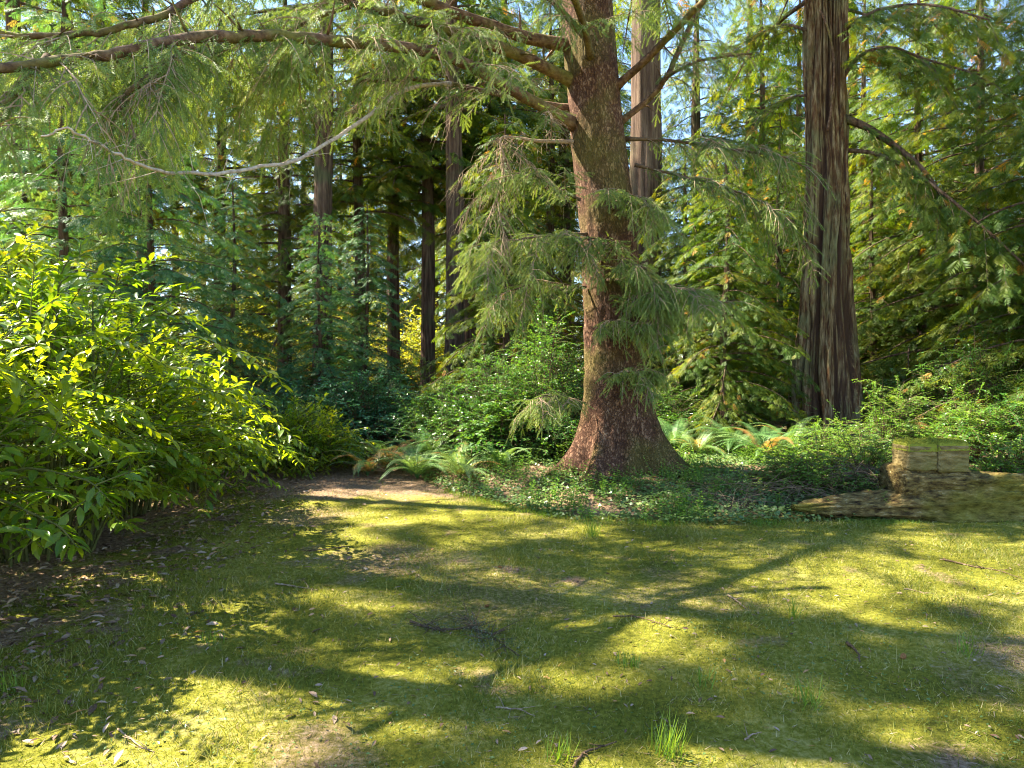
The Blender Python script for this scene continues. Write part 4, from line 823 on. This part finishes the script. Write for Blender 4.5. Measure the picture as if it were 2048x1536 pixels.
def Zp(py, Y=LY): return CAM_H - (py - HORIZON) / FPX * Y
log = empty("fallen_log", (Xp(1900), LY + .3, gz(Xp(1900), LY + .3)), 0, "long rotten mossy log lying at the right edge of the lawn", "log"); lb = np.array(log.location)
g = slab(([Xp(1590), Xp(1640), Xp(1700), Xp(1760), Xp(1812), Xp(1835), Xp(2048), Xp(2400)], [Zp(1006), Zp(1004), Zp(997), Zp(996), Zp(990), Zp(986), Zp(975), Zp(968)]),
         ([Xp(1590), Xp(1700), Xp(1800), Xp(1900), Xp(2400)], [Zp(1024), Zp(1038), Zp(1046), Zp(1056), Zp(1062)]), Xp(1590), Xp(2400), LY - .05, LY + .55, 260, .11, 3)
g.V = [v - lb for v in g.V]; g.build("trunk", M['log'], log, smooth=True)
g = slab(([Xp(1812), Xp(1822), Xp(1900), Xp(1960), Xp(2048), Xp(2400)], [Zp(943), Zp(939), Zp(940), Zp(948), Zp(954), Zp(958)]),
         ([Xp(1812), Xp(2400)], [Zp(1000), Zp(1000)]), Xp(1812), Xp(2400), LY + .02, LY + .68, 200, .10, 11)
g.V = [v - lb for v in g.V]; o = g.build("upper_slab", M['log'], log, smooth=True); o["label"] = "stepped upper half of the rotten log"
def block(px0, px1, py0, py1, Y, dep, seed, name, label, rz=0):
    x0, x1, z0, z1 = Xp(px0, Y), Xp(px1, Y), Zp(py1, Y), Zp(py0, Y); c = np.array([(x0 + x1) / 2, Y + dep / 2, z0]); root = empty(name, c, rz, label, "timber block", "squared timber blocks on the log")
    n = 22; g = Geo(); hx, hy, hz = (x1 - x0) / 2, dep / 2, (z1 - z0) / 2
    u = np.linspace(-1, 1, n); A, B = np.meshgrid(u, u)
    for ax in range(3):
        for s_ in (-1, 1):
            V = np.zeros((n, n, 3)); V[..., ax] = s_; V[..., (ax + 1) % 3] = A; V[..., (ax + 2) % 3] = B; V = V.reshape(-1, 3)
            # round the corners
            e = np.abs(V); q = np.clip((np.sort(e, 1)[:, 1] - .86) / .14, 0, 1); V = V * (1 - .05 * q[:, None] ** 2)
            V = V * [hx, hy, hz]; nn = fbm(V * 9 + seed, 4, seed) - .45; n3 = fbm(V * [3, 9, 26] + seed, 3, seed + 1) - .45; V = V * (1 + .10 * nn[:, None] + .05 * n3[:, None]) + [0, 0, hz]
            i = np.arange(n - 1)[:, None] * n + np.arange(n - 1)[None]; Q = np.stack([i, i + 1, i + n + 1, i + n], -1).reshape(-1, 4)
            g.add(V, Q=Q if s_ > 0 else Q[:, ::-1])
    g.build("timber", M['timber'], root, smooth=True)
    gm = Geo(); nx_ = 60; u = np.linspace(-1.03, 1.03, nx_); A, B = np.meshgrid(u, u); e = np.maximum(np.abs(A), np.abs(B)); hgt = 2 * hz + .012 + .06 * (1 - e ** 6) * (fbm(np.stack([A * 3.5 + seed, B * 3.5, A * 0], -1), 4, seed)) - .07 * sstep((e - .93) / .1)
    V = np.stack([A * hx, B * hy, hgt], -1).reshape(-1, 3); i = np.arange(nx_ - 1)[:, None] * nx_ + np.arange(nx_ - 1)[None]; gm.add(V, Q=np.stack([i, i + 1, i + nx_ + 1, i + nx_], -1).reshape(-1, 4), r=.5)
    rg = np.random.default_rng(seed); k = rg.integers(0, len(V), 4000); d = rg.normal(0, .6, (4000, 3)) + [0, 0, 1]; gm.stamp(BLADE1, V[k] + rg.normal(0, .004, (4000, 3)), frames(d, rg.normal(0, 1, (4000, 3)), rg.uniform(.01, .028, 4000), np.full(4000, .005)), rg.random(4000))
    gm.build("moss_cap", M['moss'], root, smooth=True); return root
block(1818, 1876, 892, 942, LY + .06, .36, 3, "timber_block", "smaller left squared block of weathered wood capped with moss")
block(1878, 1940, 890, 945, LY + .04, .38, 8, "timber_block", "larger right squared block of weathered wood capped with moss")

# ================================================================ GRASS, IVY, LITTER (uncountable)
def polar(n, d0, d1, a=44, pw=.7):
    d = d0 + (d1 - d0) * rng.random(n) ** pw; an = np.radians(rng.uniform(-a, a, n)); return d * np.sin(an), d * np.cos(an)
x, y = polar(430000, 2.3, 12.5, 46, .75); b = bare(x, y); edge = np.interp(x, EX, EY)
cl_ = fbm(np.stack([x * 1.6, y * 1.6, x * 0], -1), 3, 71)
keep = (rng.random(len(x)) > b * 1.05) & (y < edge + .4) & (rng.random(len(x)) < .35 + 1.6 * (cl_ - .3)); x, y, cl_ = x[keep], y[keep], cl_[keep]; n = len(x)
d = np.stack([rng.normal(0, .55, n), rng.normal(0, .55, n), rng.uniform(.45, 1, n)], -1)
hgt = rng.uniform(.016, .055, n) * (1 + 1.0 * sstep((cl_ - .5) / .15)); hgt[rng.random(n) > .99] *= 2.2
g = Geo(); g.stamp(BLADE1, np.stack([x, y, ground(x, y) - .003], -1), frames(d, rng.normal(0, 1, (n, 3)), hgt, rng.uniform(.0025, .0055, n)), np.clip(.45 + rng.normal(0, .25, n) + (rng.random(n) > .90) * .5, 0, 1))
tag(g.build("grass", M['grass']), "fine short grass growing through the moss of the lawn", "grass", kind="stuff")
# grass tufts
def tuft(px, py, n, h, seed, label):
    Y = CAM_H * FPX / (py - HORIZON); x = (px - 1024) / FPX * Y; rg = np.random.default_rng(seed); g = Geo(); a = rg.uniform(0, 6.28, n)
    O = np.stack([rg.normal(0, .035, n), rg.normal(0, .035, n), np.full(n, -.01)], -1); D = np.stack([np.cos(a) * rg.uniform(.1, .8, n), np.sin(a) * rg.uniform(.1, .8, n), np.ones(n)], -1)
    g.stamp(BLADE, O, frames(D, -np.stack([np.cos(a), np.sin(a), np.zeros(n)], -1), h * rg.uniform(.5, 1.1, n), np.full(n, .006)), np.clip(rg.normal(.35, .15, n), 0, 1)); o = g.build("grass_tuft", M['tuft']); o.location = (x, Y, gz(x, Y)); tag(o, label, "grass tuft", "grass tufts on the lawn")
for k, (px, py, n_, h_, lb_) in enumerate(((1260, 1330, 40, .12, "short bright grass tuft in the middle of the lawn"), (1340, 1505, 55, .2, "tall grass tuft at the bottom edge right of centre"), (1585, 1235, 24, .2, "grass tuft with upright seed stalks right of the lawn centre"), (1620, 1410, 34, .17, "thin grass tuft above the bottom right"), (1400, 1370, 24, .13, "small grass tuft above the tall one at the bottom"), (20, 1390, 30, .16, "grass tuft near the lower left edge"), (425, 1290, 22, .12, "tiny grass tuft in the left shade"), (1935, 1310, 30, .16, "grass tuft near the right edge"), (1185, 1075, 60, .24, "dense grass tuft in front of the ivy below the spruce"), (1120, 1515, 40, .14, "short grass tuft at the bottom centre"))):
    tuft(px, py, n_, h_, 40 + k, lb_)
x = rng.uniform(-1.2, 7.5, 9000); y = np.interp(x, EX, EY) + rng.normal(-.12, .10, 9000); y = np.where(x > 3.0, np.minimum(y, 7.72), y); q = fbm(np.stack([x * 2.5, y * 2.5, x * 0], -1), 3, 55) > .42; x, y = x[q], y[q]; n = len(x)
g = Geo(); g.stamp(BLADE, np.stack([x, y, ground(x, y) - .005], -1), frames(np.stack([rng.normal(0, .4, n), rng.normal(0, .4, n), rng.uniform(.6, 1, n)], -1), rng.normal(0, 1, (n, 3)), rng.uniform(.03, .08, n) * np.where(x > 3, .7, 1.2), rng.uniform(.003, .006, n)), np.clip(rng.normal(.45, .25, n), 0, 1))
tag(g.build("edge_grass", M['tuft']), "longer grass along the foot of the log and the bank", "grass", kind="stuff")
# ivy and creeping cover on the bank
n = 75000; x = rng.uniform(-2.2, 6.5, n); y = rng.uniform(7.0, 12.5, n); edge = np.interp(x, EX, EY); cl_ = fbm(np.stack([x * 1.1, y * 1.1, x * 0], -1), 3, 91)
keep = (y > edge - .1 + .5 * (cl_ - .45)) & (rng.random(n) < .35 + 2.4 * (cl_ - .3)) & (np.hypot(x - sb[0], y - SY) > .75); x, y = x[keep], y[keep]; n = len(x)
U = np.stack([rng.normal(0, .45, n), rng.normal(-.25, .45, n), np.ones(n)], -1); a = rng.uniform(0, 6.28, n)
g = Geo(); g.stamp(IVY, np.stack([x, y, ground(x, y) + rng.uniform(.01, .09, n)], -1), frames(np.stack([np.cos(a), np.sin(a), np.zeros(n)], -1), U, rng.uniform(.025, .055, n)), np.clip(rng.normal(.5, .2, n), 0, 1))
tag(g.build("ivy", M['ivy_leaf']), "ivy and small creeping plants covering the bank around the spruce", "ground cover", kind="stuff")
# low herbs on the bank
n = 4200; x = rng.uniform(-1.8, 6.0, n); y = rng.uniform(7.4, 11.5, n); edge = np.interp(x, EX, EY); keep = (y > edge - .1) & (np.hypot(x - sb[0], y - SY) > .8) & (fbm(np.stack([x * 1.5, y * 1.5, x * 0], -1), 3, 95) > .46); x, y = x[keep], y[keep]
g = Geo()
for xx, yy in zip(x, y):
    h = rng.uniform(.08, .3); b0 = np.array([xx, yy, gz(xx, yy)]); le = rng.normal(0, .12, 2); tp = b0 + [le[0] * h * 2, le[1] * h * 2, h]; g.tube([b0, (b0 + tp) / 2, tp], [.003, .0025, .0015], 3, cap=False)
    m_ = int(h / .03) + 3; tt = np.linspace(.25, 1, m_)[:, None]; a = np.arange(m_) * 2.2 + rng.random(); g.stamp(OVAL, b0 + (tp - b0) * tt, frames(np.stack([np.cos(a), np.sin(a), np.full(m_, .25)], -1), np.tile([0, 0, 1.], (m_, 1)), np.full(m_, rng.uniform(.035, .06))), np.clip(rng.normal(.5, .15, m_), 0, 1))
tag(g.build("herbs", M['bright_leaf']), "low leafy weeds scattered over the bank", "weeds", kind="stuff")
# dead leaves under the hedge, and thin debris over the lawn
n = 16000; x = rng.uniform(-6.5, -.6, n); y = rng.uniform(2.6, 13, n); q = sstep((-1.6 - 0.12 * (y - 4) - x) / 1.6); keep = rng.random(n) < q * .9 + .03; x, y = x[keep], y[keep]
x2, y2 = polar(1500, 2.4, 8, 44); x = np.r_[x, x2]; y = np.r_[y, y2]; n = len(x); a = rng.uniform(0, 6.28, n)
g = Geo(); g.stamp(BROAD, np.stack([x, y, ground(x, y) + .012], -1), frames(np.stack([np.cos(a), np.sin(a), rng.normal(0, .2, n)], -1), np.stack([rng.normal(0, .4, n), rng.normal(0, .4, n), np.ones(n)], -1), rng.uniform(.03, .10, n) * np.where(np.arange(n) < n - 1500, 1, .5)), rng.random(n))
tag(g.build("leaf_litter", M['litter']), "dry fallen leaves under the hedge and over the lawn", "leaf litter", kind="stuff")
x, y = polar(26000, 2.3, 11, 46); x3 = rng.uniform(-1.5, 6, 6000); y3 = rng.uniform(7.6, 12, 6000); x = np.r_[x, x3]; y = np.r_[y, y3]; n = len(x); a = rng.uniform(0, 6.28, n)
keep = (rng.random(n) < .3 + bare(x, y)); x, y, a = x[keep], y[keep], a[keep]; n = len(x)
g = Geo(); g.stamp(BLADE, np.stack([x, y, ground(x, y) + .008], -1), frames(np.stack([np.cos(a), np.sin(a), rng.normal(0, .12, n)], -1), np.tile([0, 0, 1.], (n, 1)), rng.uniform(.015, .07, n), rng.uniform(.002, .004, n)), rng.random(n))
tag(g.build("needle_litter", M['litter']), "thin dry needles and twig bits scattered on the ground", "needle litter", kind="stuff")

# small round leaved weeds in patches through the moss
x, y = polar(26000, 2.3, 10.5, 46); q = (fbm(np.stack([x * 1.3, y * 1.3, x * 0 + 9], -1), 4, 61) > .53) & (y < np.interp(x, EX, EY)) & (rng.random(len(x)) > bare(x, y) * .8); x, y = x[q], y[q]; n = len(x); a = rng.uniform(0, 6.28, n)
g = Geo(); g.stamp(OVAL, np.stack([x, y, ground(x, y) + rng.uniform(.004, .018, n)], -1), frames(np.stack([np.cos(a), np.sin(a), rng.normal(.1, .2, n)], -1), np.stack([rng.normal(0, .4, n), rng.normal(0, .4, n), np.ones(n)], -1), rng.uniform(.009, .024, n)), np.clip(rng.normal(.4, .2, n), 0, .9))
tag(g.build("clover", M['ivy_leaf']), "small round leaved weeds in patches through the moss", "weeds", kind="stuff")

# ================================================================ STICKS AND CONES ON THE LAWN
def gp(px, py, dz=0.0):
    Y = CAM_H * FPX / (py - HORIZON); x = (px - 1024) / FPX * Y; return np.array([x, Y, gz(x, Y) + dz])
def stick(pts, r0, label, mat='dark_twig', side=3, seed=0, lichen=False, sl=.12):
    rg = np.random.default_rng(seed); P = spline([gp(*q, dz=r0 * .9 + .004) for q in pts], 18); b0 = P[0].copy(); P = P - b0; P += np.cumsum(rg.normal(0, .0025, P.shape), 0) * [1, 1, .4]; g = Geo(); g.tube(P, np.linspace(r0, r0 * .35, 18), 6)
    for k in range(side):
        i = rg.integers(3, 16); a = rg.uniform(0, 6.28); l = rg.uniform(.4, 1.3) * sl; d = np.array([math.cos(a), math.sin(a), rg.uniform(0, .5)]); g.tube([P[i], P[i] + d * l * .5 + rg.normal(0, .006, 3), P[i] + d * l], [r0 * .5, r0 * .35, .0012], 4)
    if lichen:
        root = empty("fallen_branch", b0, 0, label, "fallen branch"); g.build("branch", M[mat], root, smooth=True)
        gf = Geo(); n = 900; i = rg.integers(2, 18, n); o_ = P[i] + rg.normal(0, .05, (n, 3)) * [1, 1, .35] + [0, 0, .01]; gf.stamp(OVAL, o_, frames(rg.normal(0, 1, (n, 3)), rg.normal(0, 1, (n, 3)), rg.uniform(.006, .014, n)), rg.random(n)); gf.build("lichen", M['lichen'], root); return root
    o = g.build("fallen_twig", M[mat], smooth=True); o.location = tuple(b0); return tag(o, label, "twig", "fallen twigs on the lawn")
stick([(820, 1245), (880, 1262), (960, 1262), (1040, 1310)], .009, "lichen covered branch with tangled twigs on the lawn centre", 'dark_twig', 34, 1, True, .2)
stick([(930, 1232), (955, 1260), (975, 1300)], .006, "thin forked twig with grey lichen beside the tangled branch", 'dark_twig', 10, 2, True, .2)
stick([(1145, 1534), (1165, 1505), (1190, 1497), (1235, 1485)], .008, "curved brown stick at the bottom centre", 'dark_twig', 3, 3)
stick([(550, 1168), (590, 1172), (635, 1180)], .008, "pale stick on the left of the lawn", 'twig', 3, 4)
stick([(1885, 1118), (1950, 1132), (2000, 1142), (2050, 1160)], .008, "long dark stick near the right edge", 'dark_twig', 5, 5)
stick([(1225, 1238), (1280, 1242), (1345, 1262)], .006, "thin dark twig right of the lawn centre", 'dark_twig', 4, 6)
stick([(1455, 1195), (1480, 1210), (1500, 1222)], .009, "short lichen grey stick right of centre", 'twig', 2, 7)
stick([(1695, 1290), (1710, 1305), (1718, 1325)], .011, "short thick dark stick on the right of the lawn", 'dark_twig', 1, 8)
stick([(1490, 1482), (1508, 1472), (1525, 1465)], .005, "small pale twig at the bottom right", 'twig', 1, 9)
stick([(1808, 1180), (1850, 1186), (1870, 1187)], .005, "pale twig on the sunny patch at right", 'twig', 1, 10)
stick([(690, 1095), (640, 1102), (600, 1104)], .006, "thin dark twig near the bare patch at left", 'dark_twig', 5, 11)
stick([(235, 1470), (270, 1495), (305, 1510)], .005, "thin pale twig at the bottom left", 'twig', 3, 12)
stick([(990, 1410), (1030, 1418), (1060, 1430)], .005, "small pale twig below the tangled branch", 'twig', 2, 13)
def cone(px, py, s_, label, seed):
    b0 = gp(px, py); g = Geo(); rg = np.random.default_rng(seed); n = 70; t_ = (np.arange(n) + .5) / n; a = np.arange(n) * 2.4; rr = .5 * np.sin(np.clip(t_ * .95 + .05, 0, 1) * math.pi) ** .6
    O = np.stack([(t_ - .5) * 1.6, np.cos(a) * rr * .5, np.sin(a) * rr * .5], -1) * s_; D = np.stack([np.full(n, .8), np.cos(a), np.sin(a)], -1); g.tube(np.array([[-.8, 0, 0], [-.3, 0, 0], [.4, 0, 0], [.8, 0, 0]]) * s_, np.array([.1, .38, .34, .05]) * s_, 10)
    g.stamp(OVAL, O, frames(D, np.stack([np.ones(n), np.zeros(n), np.zeros(n)], -1), np.full(n, .45 * s_), np.full(n, .6 * s_)), rg.random(n)); o = g.build("conifer_cone", M['cone']); o.location = (b0[0], b0[1], b0[2] + .4 * s_); o.rotation_euler = (0, 0, rg.uniform(0, 6)); tag(o, label, "conifer cone", "small cones on the lawn")
cone(1806, 1318, .028, "orange brown cone on the sunny patch at right", 1); cone(1000, 1137, .022, "reddish cone on the upper lawn", 2); cone(975, 1212, .02, "reddish cone above the tangled branch", 3); cone(958, 1270, .018, "tiny orange cone beside the tangled branch", 4); cone(1423, 1059, .022, "brown cone at the upper edge of the lawn", 5)

# ================================================================ BRUSH PILES of dry twigs
def brush(px, Y, rad, h, n, seed, label):
    x = (px - 1024) / FPX * Y; b0 = np.array([x, Y, gz(x, Y)]); rg = np.random.default_rng(seed); g = Geo()
    for k in range(n):
        a = rg.uniform(0, 6.28); c = np.array([rg.normal(0, rad * .5), rg.normal(0, rad * .35), rg.uniform(0, h)]); d = np.array([math.cos(a), math.sin(a), rg.normal(0, .35)]) * rg.uniform(.15, .5); P = spline([c - d, c + rg.normal(0, .05, 3) + [0, 0, .06], c + d + [0, 0, -.05]], 6); P[:, 2] = np.maximum(P[:, 2], .0); g.tube(P, np.linspace(.0045, .0015, 6), 3, cap=False)
    o = g.build("brush_pile", M['brush']); o.location = tuple(b0); tag(o, label, "brush pile", "piles of dry brush on the bank")
brush(1700, 8.9, .5, .28, 120, 1, "tangle of dry grey brown brush just left of the timber blocks")
brush(1450, 8.4, .6, .10, 45, 2, "low scatter of dry twigs on the bank right of the spruce")
brush(1590, 8.6, .5, .14, 50, 3, "low pile of dry brush above the tip of the log")
